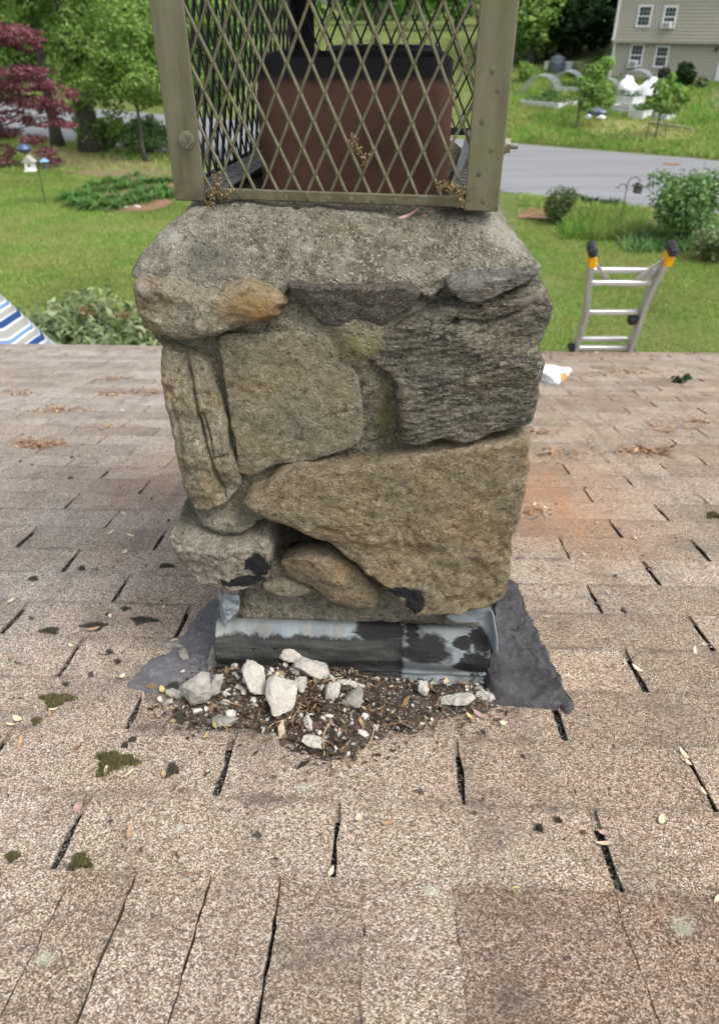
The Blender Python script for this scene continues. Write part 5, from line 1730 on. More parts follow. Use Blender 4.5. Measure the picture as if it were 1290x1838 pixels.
# ------------------------------------------------------------------ aluminium ladder against the eave
LZ = roof_world(EAVE_U, 1.3)
LEAN = R(72)
lo = np.array((LZ[0], LZ[1] + .06, LZ[2]))
LA = np.array((0, -math.cos(LEAN), math.sin(LEAN)))
LN = np.array((0, -math.sin(LEAN), -math.cos(LEAN)))
lc = hit(1078, 628, lo, LN)
lad = thing('ladder', 'aluminium ladder with flared top and yellow and black feet leaning on the roof edge', 'ladder', (lc[0], lc[1] + lc[2] / math.tan(LEAN), 0))
LB = np.array(lad.location)
ALU = plain('brushed_aluminium', (.50, .50, .49, 1), .42, .6, 30, .15, .05, .5)
YEL = plain('yellow_plastic', lin(226, 168, 16), .45, nscale=20, var=.1, bump=.02)
RUB = plain('black_rubber', (.03, .03, .032, 1), .75, nscale=40, var=.3, bump=.1)
def lp(px, py, off=0.0): return hit(px, py, lc + LN * off, LN) - LB
def down(P_, t): return np.array(P_) - LA * t
Lft = [lp(1031, 629), lp(1042, 594), lp(1052, 556), lp(1056, 505), lp(1062, 458)]
Rgt = [lp(1128, 629), lp(1143, 585), lp(1158, 540), lp(1178, 497), lp(1199, 458)]
len0 = (np.array(Lft[0]) @ LA)
def rail(P_, m=ALU):
    foot = down(P_[0], np.dot(P_[0], LA) + 0.0)
    foot = np.array(P_[0]) - LA * (P_[0][2] / LA[2])
    Q = catmull([foot, *P_], 26, closed=False)
    b_ = MB()
    for i in range(len(Q) - 1): 
        b_.bar(Q[i], Q[i + 1] + (Q[i + 1] - Q[i]) * .06, .028, .075, up=LN, bev=.004)
    return b_.build('rail', m, lad)
rail(Lft); rail(Rgt)
def rung(pa, pb, w_=.034, h_=.03, off=0.0):
    b_ = MB(); b_.bar(np.array(pa) + LN * off, np.array(pb) + LN * off, w_, h_, up=(0, 0, 1), bev=.006)
    return b_.build('rung', ALU, lad)
rung(lp(1035, 624), lp(1126, 624)); rung(lp(1037, 617), lp(1128, 617), off=-.05); rung(lp(1050, 560), lp(1143, 560)); rung(lp(1056, 507), lp(1174, 508)); rung(lp(1060, 493), lp(1178, 494), off=-.05)
d0 = 0.30
a0, b0_ = np.array(lp(1035, 622)), np.array(lp(1126, 622))
k = 1
while (a0 - LA * d0 * k)[2] > .2:
    rung(a0 - LA * d0 * k, b0_ - LA * d0 * k); k += 1
b = MB()
b.bar(lp(1066, 470), lp(1092, 503), .02, .012, up=LN); b.build('brace', ALU, lad)
b = MB(); b.bar(lp(1196, 462), lp(1143, 500), .02, .012, up=LN); b.bar(lp(1198, 470), lp(1148, 508), .02, .012, up=LN); b.build('brace', ALU, lad)
for (a_, c_), (a2, c2) in (((1061, 470), (1063, 436)), ((1196, 468), (1211, 436))):
    s0, s1 = np.array(lp(a_, c_)), np.array(lp(a2, c2))
    b = MB(); b.bar(s0 + (s1 - s0) * -.15, s0 + (s1 - s0) * .45, .046, .085, up=LN, bev=.008); b.build('collar', YEL, lad)
    b = MB(); b.bar(s0 + (s1 - s0) * .40, s1, .043, .095, up=LN, bev=.016)
    for t in (.5, .65, .8): b.bar(s0 + (s1 - s0) * t, s0 + (s1 - s0) * (t + .06), .047, .099, up=LN, bev=.003)
    b.build('foot', RUB, lad)
b = MB(); b.bar(lp(1132, 580), lp(1137, 566), .05, .06, up=LN, bev=.01); b.build('latch', RUB, lad)
for px in (1022, 1130):
    b = MB(); b.bar(lp(px - 2, 625), lp(px + 8, 621), .05, .06, up=LN, bev=.01); b.build('hinge', RUB, lad)

# brown shrub tops poking above the eave
for k, (px, yd) in enumerate(((1197, 6.6), (1243, 6.7))):
    q = far_pt(px, 624, yd)
    shrub('brown_shrub', ['brown topped shrub poking above the eave right of the ladder', 'second brown topped shrub above the eave near the right edge'][k], (q[0], q[1], 0), .16 + .0 * k, q[2] + .07, 600, .035, plain('brown_leaves', lin(92, 66, 56), .9, nscale=30, var=.4), 130 + k, nb=5, stems=4)

# the wooded horizon all round
rw = np.random.default_rng(9)
bl = []
for k in range(150):
    a = rw.uniform(-math.pi, math.pi); r_ = rw.uniform(105, 150)
    x, y = r_ * math.sin(a), 10 + r_ * math.cos(a)
    s = rw.uniform(5, 8)
    bl.append(((x, y, float(gz(x, y)) + s * .8), (s * .9, s * .9, s * 1.3)))
tag(leaf_mesh('far_wood', bl, 60000, 1.5, G_LEAF, None, 99, .5), kind='stuff')

# ------------------------------------------------------------------ the house across the road
HX = np.array((RD[0], RD[1], 0.0))
if HX[0] < 0: HX = -HX
HN = np.array((HX[1], -HX[0], 0.0))                      # outward, towards us
hb = HOUSE_C.copy()
HYAW = math.atan2(HX[1], HX[0])
bh = thing('beige_house', 'two storey beige clapboard house across the road', 'house', hb, (0, 0, HYAW))
def hw(px, py, off=0.0):
    q = hit(px, py, hb + HN * off, HN) - hb
    return np.array((np.dot(q, HX), q[2]))
SID = plain('beige_siding', lin(172, 168, 154), .7, nscale=2.0, var=.06, bump=0)
TRIM = plain('house_trim', (.74, .75, .75, 1), .5, nscale=4, var=.06, bump=0)
GLASS = NT('window_glass', .12, .5); GLASS.color((.05, .06, .07, 1)); GLASS = GLASS.m
HW, HD = 11.5, 7.5
zo = hw(1200, 77, .3)[1]                                 # underside of the upper storey
b = MB()
def siding(x0, x1, z0, z1, off):
    n = int((z1 - z0) / .14)
    for k in range(n):
        a, c = z0 + (z1 - z0) * k / n, z0 + (z1 - z0) * (k + 1) / n
        b.add([(x0, -off - .034, a), (x1, -off - .034, a), (x1, -off, c), (x0, -off, c), (x0, -off, a), (x1, -off, a)], [(0, 1, 2, 3), (4, 5, 1, 0)])
siding(0, HW, .0, zo, 0.0)
tag(b.build('siding', SID, bh), kind='stuff')
b = MB()
siding(0, HW, zo + .1, zo + 2.75, .36)
b.box((HW / 2, -.17, zo + .05), (HW, .40, .10)) 
tag(b.build('siding', SID, bh), kind='stuff')
b = MB(); b.box((HW / 2, HD / 2 + .01, 1.1), (HW - .02, HD, 2 * (zo - .02) - 2.2 + 2.2)); b.box((HW / 2, HD / 2 - .15, zo + 1.4), (HW - .02, HD + .36, 2.62)); b.build('wall', SID, bh)
b = MB()
zr0 = zo + 2.72
b.add([(-.3, -.8, zr0), (HW + .3, -.8, zr0), (HW + .3, HD + .4, zr0), (-.3, HD + .4, zr0), (-.3, HD / 2 - .2, zr0 + 2.6), (HW + .3, HD / 2 - .2, zr0 + 2.6)], [(0, 1, 5, 4), (2, 3, 4, 5), (0, 4, 3), (1, 2, 5), (0, 3, 2, 1)])
b.build('roof', plain('dark_roofing', (.08, .08, .085, 1), .9, nscale=10), bh)
b = MB(); b.box((.03, -.02, zo / 2), (.14, .06, zo)); b.box((.03, -.40, zo + 1.4), (.14, .06, 2.6)); b.build('corner_board', TRIM, bh)
b = MB(); b.box((HW / 2, .0, -.35), (HW, .06, .7)); b.build('foundation', plain('brick_foundation', lin(120, 100, 88), .9, nscale=8), bh)
FRAMEM = TRIM
def window(p0, p1, off, grid=True, ac=None):
    ym = (p0[1] + p0[2]) / 2
    xm = (p0[0] + p1[0]) / 2
    x0, x1 = hw(p0[0], ym, off)[0], hw(p1[0], ym, off)[0]
    z0, z1 = hw(xm, p0[2], off)[1], hw(xm, p0[1], off)[1]
    y = -off
    b_ = MB()
    t = .085
    b_.box(((x0 + x1) / 2, y - .02, z1 - t / 2), (x1 - x0, .09, t)); b_.box(((x0 + x1) / 2, y - .02, z0 + t / 2), (x1 - x0, .10, t))
    for x in (x0 + t / 2, x1 - t / 2): b_.box((x, y - .018, (z0 + z1) / 2), (t, .085, z1 - z0 - 2 * t))
    b_.box(((x0 + x1) / 2, y - .014, (z0 + z1) / 2), (x1 - x0 - 2 * t, .07, .05))
    w_ = b_.build('window', FRAMEM, bh)
    b_ = MB()
    b_.box(((x0 + x1) / 2, y + .0, (z0 + z1) / 2), (x1 - x0 - 2 * t, .045, z1 - z0 - 2 * t)); b_.build('pane', GLASS, w_)
    if grid:
        b_ = MB()
        for i in (1, 2): b_.box((x0 + t + (x1 - x0 - 2 * t) * i / 3, y - .026, (z0 + z1) / 2), (.018, .012, z1 - z0 - 2 * t - .01))
        for i in (1, 3): b_.box(((x0 + x1) / 2, y - .027, z0 + t + (z1 - z0 - 2 * t) * i / 4), (x1 - x0 - 2 * t, .012, .018))
        b_.build('muntin', plain('muntin_grey', (.35, .36, .37, 1), .5, nscale=5, var=.05, bump=0), w_)
    return x0, x1, z0, z1
def aircon(p0, p1, off):
    a, c = hw(*p0, off), hw(*p1, off)
    x0, x1, z0, z1 = min(a[0], c[0]), max(a[0], c[0]), min(a[1], c[1]), max(a[1], c[1])
    b_ = MB(); b_.box(((x0 + x1) / 2, -off - .16, (z0 + z1) / 2), (x1 - x0, .42, z1 - z0), bev=.015)
    o_ = b_.build('air_conditioner', TRIM, bh)
    b_ = MB()
    b_.box(((x0 + x1) / 2, -off - .372, (z0 + z1) / 2), ((x1 - x0) * .72, .01, (z1 - z0) * .72)); b_.build('grille', plain('grille_grey', (.28, .28, .28, 1), .6, nscale=40), o_)
window((1129.5, 77, 119), (1154.5, 77, 119), .02); window((1174.5, 80.5, 121), (1199.5, 80.5, 121), .02)
aircon((1131, 107), (1144, 121), .02)
window((1143.5, 8, 48), (1169.5, 8, 48), .38); window((1189.5, 9, 50), (1214.5, 9, 50), .38); aircon((1190, 38), (1205, 50), .38)
# door, stoop and walk at the right edge
a, c = hw(1284, 152), hw(1320, 95)
b = MB(); b.box(((a[0] + c[0]) / 2, -.03, (a[1] + c[1]) / 2), (c[0] - a[0], .06, c[1] - a[1]), bev=.01); dr = b.build('door', plain('white_door', (.78, .80, .84, 1), .4, nscale=5, var=.05, bump=0), bh)
b = MB(); b.box((a[0] - .06, -.04, (a[1] + c[1]) / 2), (.10, .07, c[1] - a[1] + .1)); b.build('door_frame', TRIM, dr)
BRICKC = plain('brick_red', lin(142, 108, 94), .9, nscale=10, var=.25)
b = MB(); b.box((a[0] + .7, -.62, a[1] - .10), (1.9, 1.2, .18), bev=.01); b.box((a[0] + .8, -1.42, a[1] - .28), (1.6, .4, .18), bev=.01); b.box((a[0] + .7, -.60, a[1] - .42), (1.86, 1.16, .44)); b.build('stoop', BRICKC, bh)
b = MB(); b.lathe([(.05, -.14), (.07, 0), (.03, .08)], 10, (a[0] - .35, -.08, hw(1287, 86)[1])); b.build('wall_lamp', HOOKM, bh)
b = MB(); b.box((a[0] - 3.0, -.06, .0), (3.0, .5, .3)); 
w = gpt(1283, 175)
b = MB()
Lw = [gpt(1274, 160), gpt(1300, 164), gpt(1330, 200), gpt(1277, 192)]
b.add([(q_[0], q_[1], gz(q_[0], q_[1]) + .06) for q_ in Lw] , [(0, 3, 2, 1)])
tag(b.build('front_walk', plain('walk_concrete', lin(150, 146, 148), .9, nscale=4)), kind='structure')

q = gpt(1226, 158); s = 1 / upx(q)
shrub('house_shrub', 'dark green shrub against the beige house front', q, 21 * s, 40 * s, 4200, .14, G_DARK, 141, nb=10)
q = gpt(1258, 160); s = 1 / upx(q)
shrub('house_shrub', 'small olive shrub at the brick stoop of the beige house', q, 12 * s, 20 * s, 1400, .12, G_RHODO, 142)
q = gpt(1188, 150); s = 1 / upx(q)
shrub('house_shrub', 'dark purple-green shrub below the second window of the beige house', q, 12 * s, 26 * s, 1400, .12, leaf_mat('purple_leaves', [lin(60, 56, 56), lin(86, 84, 76), lin(78, 92, 66)], .2), 143)
q = gpt(1252, 143)
flag = thing('garden_thermometer', 'white post with a dark top beside the dark green shrub', 'post', q)
b = MB(); b.tube([(0, 0, 0), (0, 0, .5)], .02, 6); b.build('stake', HOOKM, flag)
b = MB(); b.tube([(0, 0, .5), (0, 0, 1.0)], .05, 8); b.build('sleeve', TRIM, flag)
b = MB(); b.lathe([(.06, 1.0), (.09, 1.04), (.02, 1.14)], 10); b.build('top', HOOKM, flag)

# ------------------------------------------------------------------ vegetable garden: corrugated beds, hoops, cover
CORR = NT('corrugated_white', .5, .4)
CORR.color(CORR.ramp(CORR.noise(CORR.obj(), 6, 4), [(.3, (.58, .60, .60, 1)), (.7, (.76, .78, .78, 1))]))
CORR = CORR.m
def bed(label, p0, p1, ptop, depth, seed, plants=True, lean=0):
    """corrugated raised bed from its lower left and lower right corners and a point on its top edge"""
    a, c = gpt(*p0), gpt(*p1)
    ex = np.array((c[0] - a[0], c[1] - a[1], 0)); L = np.linalg.norm(ex); ex /= L
    h = max(.22, (p0[1] - ptop) / upx(a) * 1.02)
    t = thing('raised_bed', label, 'raised bed', (a[0], a[1], min(a[2], c[2])), (0, 0, math.atan2(ex[1], ex[0])), 'corrugated raised beds across the road')
    n = max(4, int(h / .075)) * 6
    prof_ = [(.022 * math.sin(2 * math.pi * k / 6), -.06 + (h + .06) * k / n) for k in range(n + 1)]
    V, F = [], []
    ring_ = [(0, 0), (L, 0), (L, depth), (0, depth)]
    nrm_ = [(-.7, -.7), (.7, -.7), (.7, .7), (-.7, .7)]
    for d_, z in prof_:
        for (x, y), (u, v) in zip(ring_, nrm_): V.append((x + u * d_, y + v * d_, z))
    for k in range(n):
        for i in range(4): F.append((k * 4 + i, k * 4 + (i + 1) % 4, (k + 1) * 4 + (i + 1) % 4, (k + 1) * 4 + i))
    mk('side_panel', V, F, CORR, t, smooth=False)
    b_ = MB()
    for i in range(4):
        p_, q_ = ring_[i], ring_[(i + 1) % 4]
        b_.bar((*p_, h), (*q_, h), .05, .03)
    b_.build('rim', TRIM, t)
    b_ = MB(); b_.box((L / 2, depth / 2, h - .08), (L - .06, depth - .06, .06)); b_.build('soil', SOIL, t)
    if plants:
        tag(leaf_mesh('seedlings', [((L * (k + .5) / 5, depth / 2, h + .04), (L / 8, depth * .45, .22)) for k in range(5)], int(420 * L), .12, FRESH, t, seed, .5), kind='stuff')
    return t
bed('long white corrugated bed at the right edge of the cage', (934, 190), (1001, 198), 179, 1.1, 201)
bed('short white corrugated bed right of the long one', (1003, 188), (1029, 192), 179, 1.0, 202)
bed('white corrugated bed in front of the white cover', (1093, 190), (1133, 196), 172, 1.0, 203)
bed('white corrugated bed between the cover and the staked tree', (1092, 202), (1128, 206), 189, .9, 204, False)
bed('small white corrugated tub beside the staked tree', (1125, 214), (1152, 217), 199, .9, 205)
bed('small white corrugated tub behind the staked tree', (1173, 216), (1195, 219), 204, .8, 206)
bed('pale corrugated bed inside the right wire hoop', (994, 164), (1042, 168), 155, .9, 207)
bed('pale boarded bed at the top of the garden', (975, 128), (1032, 132), 112, 1.0, 208, False)
WIRE = plain('galvanised_wire', (.36, .40, .42, 1), .5, .3, 10, .1, 0)
def hoop(label, pc_, rpx, depth, seed):
    q_ = gpt(*pc_); s_ = 1 / upx(q_); rr_ = rpx * s_
    t = thing('wire_hoop', label, 'garden hoop', q_, (0, 0, HYAW + .15), 'wire hoop tunnels across the road')
    b_ = MB()
    for k in range(7):
        y = depth * k / 6
        b_.tube([(rr_ * math.cos(a_), y, rr_ * 1.05 * math.sin(a_)) for a_ in np.linspace(0, math.pi, 22)], .014, 5)
    b_.build('arches', WIRE, t)
    b_ = MB()
    for a_ in np.linspace(.1, math.pi - .1, 13):
        b_.tube([(rr_ * math.cos(a_), 0, rr_ * 1.05 * math.sin(a_)), (rr_ * math.cos(a_), depth, rr_ * 1.05 * math.sin(a_))], .010, 5)
    b_.build('wires', WIRE, t)
hoop('left grey wire hoop tunnel beside the cage', (965, 175), 33, 1.5, 1)
hoop('middle grey wire hoop tunnel over a pale bed', (1012, 163), 29, 1.5, 2)
hoop('right grey wire hoop tunnel over the white cover', (1136, 166), 33, 1.6, 3)
hoop('grey wire hoop tunnel behind the leafy sapling', (1082, 172), 26, 1.2, 4)
q = gpt(1100, 178); q1 = gpt(1166, 182); s = 1 / upx(q)
cv = thing('white_cover', 'crumpled white garden cover draped in front of the beige house', 'garden cover', q, (0, 0, math.atan2(q1[1] - q[1], q1[0] - q[0])))
W_ = np.linalg.norm((q1 - q)[:2])
nx_, ny_ = 60, 26
u, v = np.meshgrid(np.linspace(0, 1, nx_), np.linspace(0, 1, ny_))
P3 = np.stack([u * W_, v * 1.5, u * 0], -1)
hgt = (26 * s) * (np.sin(np.pi * np.clip(v, 0, 1)) ** .5) * (.72 + .28 * np.sin(u * 9) + .25 * fbm(P3, 1.6, 3, 7)) * (np.clip(np.minimum(u, 1 - u) * 9, 0, 1) ** .5)
hgt += .10 * (1 - np.abs(fbm(P3 * np.array((1, .5, 1)), 2.6, 3, 9))) * np.clip(hgt * 3, 0, 1)
P3[..., 2] = .25 + np.clip(hgt, 0, None); P3[..., 1] += .15 * fbm(P3, 1.2, 2, 3)
i0 = (np.arange(ny_ - 1)[:, None] * nx_ + np.arange(nx_ - 1)).ravel()
mk('sheet', P3.reshape(-1, 3), np.stack([i0, i0 + 1, i0 + nx_ + 1, i0 + nx_], 1), plain('white_fleece', (.72, .74, .78, 1), .6, nscale=3, var=.08, bump=.1), cv)
q = gpt(1072, 213); s = 1 / upx(q)
bd = thing('plastic_bundle', 'grey glassy bundle with white bags on the bank across the road', 'plastic sheeting', q, (0, 0, HYAW))
V_, F_ = ico(4, 5, (22 * s, .5, 11 * s), .15, 5); mk('sheeting', V_ + np.array((-.05, .2, 6 * s)), F_, plain('grey_plastic', lin(110, 122, 140), .25, nscale=3, var=.4, bump=.1, spec=.6), bd)
V_, F_ = ico(3, 6, (9 * s, .3, 5 * s), .3, 5); mk('bag', V_ + np.array((9 * s, -.35, 4 * s)), F_, plain('white_bag', (.75, .76, .78, 1), .4, nscale=6, var=.1, bump=.2), bd)
V_, F_ = ico(3, 7, (6 * s, .25, 4 * s), .3, 5); mk('bag', V_ + np.array((-14 * s, -.3, 4 * s)), F_, plain('pale_bag', (.6, .62, .64, 1), .4, nscale=6, var=.2, bump=.2), bd)
q = gpt(995, 130); s = 1 / upx(q)
gb = thing('garden_drum', 'dark grey rounded garden drum behind the wire hoops', 'drum', (q[0], q[1] - .3, q[2]), (0, 0, HYAW))
b = MB(); b.lathe([(.35, 0), (.46, .1), (.48, .5), (.40, .75), (.15, .88)], 20); b.build('body', plain('grey_plastic_drum', lin(84, 92, 104), .4, nscale=5), gb)
b = MB(); b.lathe([(.16, .88), (.16, .95), (.02, .97)], 16); b.build('lid', HOOKM, gb)
# timber edging on the bank
a, c = gpt(1165, 224), gpt(1240, 236)
b = MB(); b.bar(a + np.array((0, 0, .06)), c + np.array((0, 0, .06)), .16, .20, bev=.01)
te = b.build('timber_edging', plain('grey_timber', lin(140, 132, 120), .9, nscale=6, var=.3)); tag(te, 'grey timber edging along the bank under the staked tree', 'edging')

q = gpt(1174, 250); s = 1 / upx(q)
st = tree('staked_tree', 'young green tree held by stakes on the far bank', q, 104 * s,
          [(5 * s, 0, 55 * s, 20 * s, 20 * s, 14 * s), (-6 * s, 0, 78 * s, 16 * s, 16 * s, 15 * s), (20 * s, 0, 76 * s, 18 * s, 16 * s, 12 * s), (38 * s, 0, 66 * s, 12 * s, 12 * s, 9 * s), (6 * s, 0, 95 * s, 10 * s, 10 * s, 10 * s), (22 * s, 0, 46 * s, 13 * s, 10 * s, 7 * s)],
          2300, .15, G_LIGHT, 151, .045, BARKD, limbs=6)
b = MB()
for dx in (-17, 17): b.tube([(dx * s, 0, -.1), (dx * s * .9, 0, 26 * s)], .02, 6); b.tube([(dx * s * .9, 0, 24 * s), (0, 0, 26 * s)], .008, 5)
b.build('stakes', BARKD, st)
q = gpt(1033, 234); s = 1 / upx(q)
tree('leafy_sapling', 'leafy pale sapling on the bank in front of the hoops', q, 118 * s,
     [(10 * s, 0, 45 * s, 16 * s, 14 * s, 14 * s), (26 * s, 0, 62 * s, 20 * s, 18 * s, 16 * s), (8 * s, 0, 72 * s, 18 * s, 16 * s, 15 * s), (22 * s, 0, 90 * s, 20 * s, 16 * s, 14 * s), (44 * s, 0, 48 * s, 17 * s, 15 * s, 16 * s), (36 * s, 0, 104 * s, 14 * s, 12 * s, 10 * s)],
     3600, .14, G_LIGHT, 152, .045, BARKD, limbs=6)
q = gpt(1098, 140); s = 1 / upx(q)
ar = thing('vine_arch', 'vine covered garden arch beside the corner of the beige house', 'garden arch', q, (0, 0, HYAW))
pts_ = [(-17 * s, 0, 0), (-17 * s, 0, 28 * s), (-8 * s, 0, 42 * s), (5 * s, 0, 42 * s), (15 * s, 0, 30 * s), (15 * s, 0, 0)]
b = MB()
for y in (0, .5): b.tube([np.array(v_) + np.array((0, y, 0)) for v_ in catmull(pts_, 24, closed=False)], .02, 6)
b.build('frame', WIRE, ar)
leaf_mesh('vine', [(tuple(v_ + np.array((0, .25, 0))), (.20, .4, .20)) for v_ in catmull(pts_, 14, closed=False)], 2600, .12, G_RHODO, ar, 160, .5)

# storm drain at the far kerb
q = gpt(1204, 297)
dr_ = thing('storm_drain', 'rusty storm drain grate at the far road edge', 'storm drain', (q[0], q[1], .045), (0, 0, HYAW))
b = MB()
for k in range(7): b.box((-.24 + .08 * k, 0, .004), (.045, .26, .02))
for y in (-.15, .15): b.box((0, y, .004), (.57, .04, .022))
b.build('grate', plain('rust', lin(150, 104, 84), .9, nscale=20, var=.3), dr_)
b = MB(); b.box((0, 0, -.004), (.54, .27, .01)); b.build('pit', HOOKM, dr_)

for k, (px, py, w_, h_, m_, lab) in enumerate([(1062, 172, 24, 44, G_LEAF, 'leafy green mass behind the plastic bundle'), (942, 150, 16, 34, G_LIGHT, 'pale bush at the edge of the cage behind the hoops'),
        (1040, 140, 20, 26, G_RHODO, 'pale bush between the hoops and the vine arch'), (1165, 206, 14, 22, FRESH, 'bright green weed beside the small corrugated tub'), (985, 178, 18, 14, FRESH, 'low green plants between the corrugated beds'), (1075, 128, 16, 22, G_LEAF, 'green bush under the vine arch')]):
    q = gpt(px, py); s = 1 / upx(q)
    shrub('garden_bush', lab, q, w_ * s, h_ * s, 1500, .13, m_, 170 + k, nb=7, stems=4)

# ------------------------------------------------------------------ rubble and litter behind the chimney, leaves and moss on the roof
def on_roof(o):
    o.location = RO
    o.rotation_euler = (0, 0, RYAW)
    o.parent = None
    return o

g = NT('debris_soil', .97, .15)
p = g.pos()
c1 = g.add('ShaderNodeSeparateColor', {0: g.vor(p, 380)}).outputs[0]
c2 = g.noise(p, 60, 5, .7)
col = g.ramp(c2, [(.3, (.040, .036, .032, 1)), (.5, (.085, .074, .063, 1)), (.7, (.15, .13, .108, 1))])
col = g.mix(g.ramp(c1, [(.80, 0.), (.88, .85)], 'CONSTANT'), col, (.36, .31, .26, 1))
col = g.mix(g.ramp(c1, [(.12, .7), (.2, 0.)], 'CONSTANT'), col, (.16, .09, .05, 1))
g.color(col); g.normal(g.bump(g.math('ADD', c1, g.math('MULTIPLY', c2, 2.0)), .9, .006))
SOILD = g.m
PILE_L = [(392, 1192), (440, 1180), (500, 1182), (560, 1188), (640, 1212), (720, 1222), (800, 1228), (860, 1234), (893, 1248), (888, 1275), (850, 1284), (800, 1290), (752, 1312), (706, 1316), (668, 1335), (640, 1358), (585, 1368), (540, 1352), (500, 1318), (440, 1304), (395, 1312), (340, 1306), (318, 1288), (330, 1268), (352, 1250), (376, 1222)]
hot = [(roof_uv(a, c)[::-1], r_, h_) for a, c, r_, h_ in ((470, 1225, .075, .022), (560, 1245, .07, .016), (420, 1260, .06, .012), (610, 1330, .05, .010), (640, 1260, .05, .008), (820, 1235, .07, .006))]
def pile_fn(q, t):
    z = 0
    for c_, r_, h_ in hot: z = z + .72 * h_ * np.exp(-(np.linalg.norm(q - np.array(c_), axis=1) / r_) ** 2)
    return (z + .0022 * fbm(np.c_[q, q[:, 0] * 0], 60, 4, 8)) * t
pile = on_roof(roof_slab('debris_pile', PILE_L, SOILD, .003, .0015, 71, 170, 46, .007, .018, pile_fn, .0085, center=(560, 1262)))
tag(pile, kind='stuff')
PV = np.array([v.co[:] for v in pile.data.vertices])
def to_vu(P): return P[:, 0], (P[:, 1] * math.cos(PITCH) - P[:, 2] * math.sin(PITCH)), (P[:, 1] * math.sin(PITCH) + P[:, 2] * math.cos(PITCH))
pv_v, pv_u, pv_h = to_vu(PV)
def surf_h(u, v):
    d = (pv_v - v) ** 2 + (pv_u - u) ** 2
    i = int(np.argmin(d))
    return max(.0100, pv_h[i]) if d[i] < .008 ** 2 else .0100

def bits(name, UV, size, asp, mat, seed, lift=.002, tilt=.5, curl=.25):
    """loose flakes: bent diamonds lying about on the roof"""
    r = np.random.default_rng(seed)
    n = len(UV)
    h = np.array([surf_h(u, v) for u, v in UV]) + lift * r.random(n)
    a = r.uniform(0, 2 * math.pi, n)
    d = np.stack([np.cos(a), np.sin(a), r.normal(size=n) * tilt], 1); d /= np.linalg.norm(d, axis=1)[:, None]
    s_ = np.stack([-np.sin(a), np.cos(a), r.normal(size=n) * tilt], 1); s_ /= np.linalg.norm(s_, axis=1)[:, None]
    L = (size * np.exp(r.normal(size=n) * .45))[:, None]
    Wd = L / asp * r.uniform(.6, 1.5, n)[:, None]
    nn = np.cross(d, s_)
    P = np.c_[UV[:, 1], UV[:, 0], h + .001]
    V = np.stack([P - d * L / 2, P - s_ * Wd / 2 + nn * L * curl * .3, P + d * L / 2, P + s_ * Wd / 2 + nn * L * curl * .3], 1).reshape(-1, 3)
    V[:, 2] = np.maximum(V[:, 2], .0096)
    W = np.stack([V[:, 0], V[:, 1] * math.cos(PITCH) + V[:, 2] * math.sin(PITCH), -V[:, 1] * math.sin(PITCH) + V[:, 2] * math.cos(PITCH)], 1)
    i = np.arange(n)[:, None] * 4
    return tag(on_roof(mk(name, W, np.concatenate([i, i + 1, i + 2, i + 3], 1), mat, smooth=False)), kind='stuff')

def litter_mat(name, cols, rough=.8):
    n = NT(name, rough, .25)
    r = n.island()
    k = len(cols)
    c_ = n.ramp(r, [(i / k, q) for i, q in enumerate(cols)], 'CONSTANT')
    c_ = n.mix(n.ramp(n.noise(n.pos(), 260, 3), [(.3, .45), (.6, 0.)]), c_, tuple(x * .4 for x in cols[0][:3]) + (1,))
    n.color(c_)
    return n.m
LIT = litter_mat('litter', [lin(88, 72, 56), lin(58, 50, 42), lin(126, 104, 78), lin(46, 40, 36), lin(104, 82, 66), lin(152, 132, 102), lin(76, 64, 52), lin(90, 66, 60), lin(56, 48, 42), lin(182, 168, 142), lin(50, 44, 40), lin(66, 56, 48)])
PALE = litter_mat('pale_litter', [lin(196, 180, 156), lin(160, 136, 110), lin(212, 200, 182), lin(112, 92, 76), lin(176, 150, 122), lin(84, 72, 62), lin(204, 190, 172)])
NEED = litter_mat('needle_litter', [lin(176, 136, 100), lin(156, 122, 92), lin(196, 162, 124), lin(140, 110, 86)])
rr = np.random.default_rng(31)
def in_pile(n):
    i = rr.integers(0, len(PV), n)
    return np.c_[pv_u[i] + rr.normal(0, .004, n), pv_v[i] + rr.normal(0, .004, n)]
U_ = in_pile(3000)
U_ = U_[(U_[:, 1] < roof_uv(690, 1260)[1] + rr.exponential(.05, len(U_))) | (rr.random(len(U_)) < .18)]
bits('leaf_litter', U_, .0072, 2.6, LIT, 32, .006, .6)
bits('mortar_grit', in_pile(320), .0042, 1.3, plain('mortar_grit', (.50, .48, .43, 1), .95, nscale=200, var=.3), 33, .003, 1.0)
# around the pile
e_ = np.array([roof_uv(a, c) for a, c in PILE_L])
k_ = rr.integers(0, len(e_), 900)
bits('leaf_litter', e_[k_] + rr.normal(0, .028, (900, 2)), .0065, 2.4, LIT, 34, .002, .3)
# thin sprinkling over the whole slope, gathering in the distance
n_ = 5200
uu = U0 + (EAVE_U - U0) * rr.random(n_) ** .85
vv_ = rr.uniform(-ROOF_V, ROOF_V, n_)
dn_ = fbm(np.c_[uu * 1.1, vv_, uu * 0], 1.4, 3, 60)
kk = rr.random(n_) < np.clip(.35 + .9 * dn_ + .16 * uu, .05, 1)
kk &= ~((np.abs(vv_ - roof_uv(632, 1100)[1]) < .26) & (uu > .36) & (uu < 1.3))
bits('leaf_litter', np.c_[uu, vv_][kk], .0100, 2.8, PALE, 35, .002, .25)
n_ = 2600
uu = rr.uniform(U0 - .1, 1.6, n_); vv_ = rr.uniform(-1.3, 1.3, n_)
kk = ~((np.abs(vv_ - roof_uv(632, 1100)[1]) < .26) & (uu > .30) & (uu < 1.3))
bits('dark_grit', np.c_[uu, vv_][kk], .0040, 1.5, plain('dark_grit', (.05, .045, .04, 1), .95, nscale=200), 36, .001, .5)
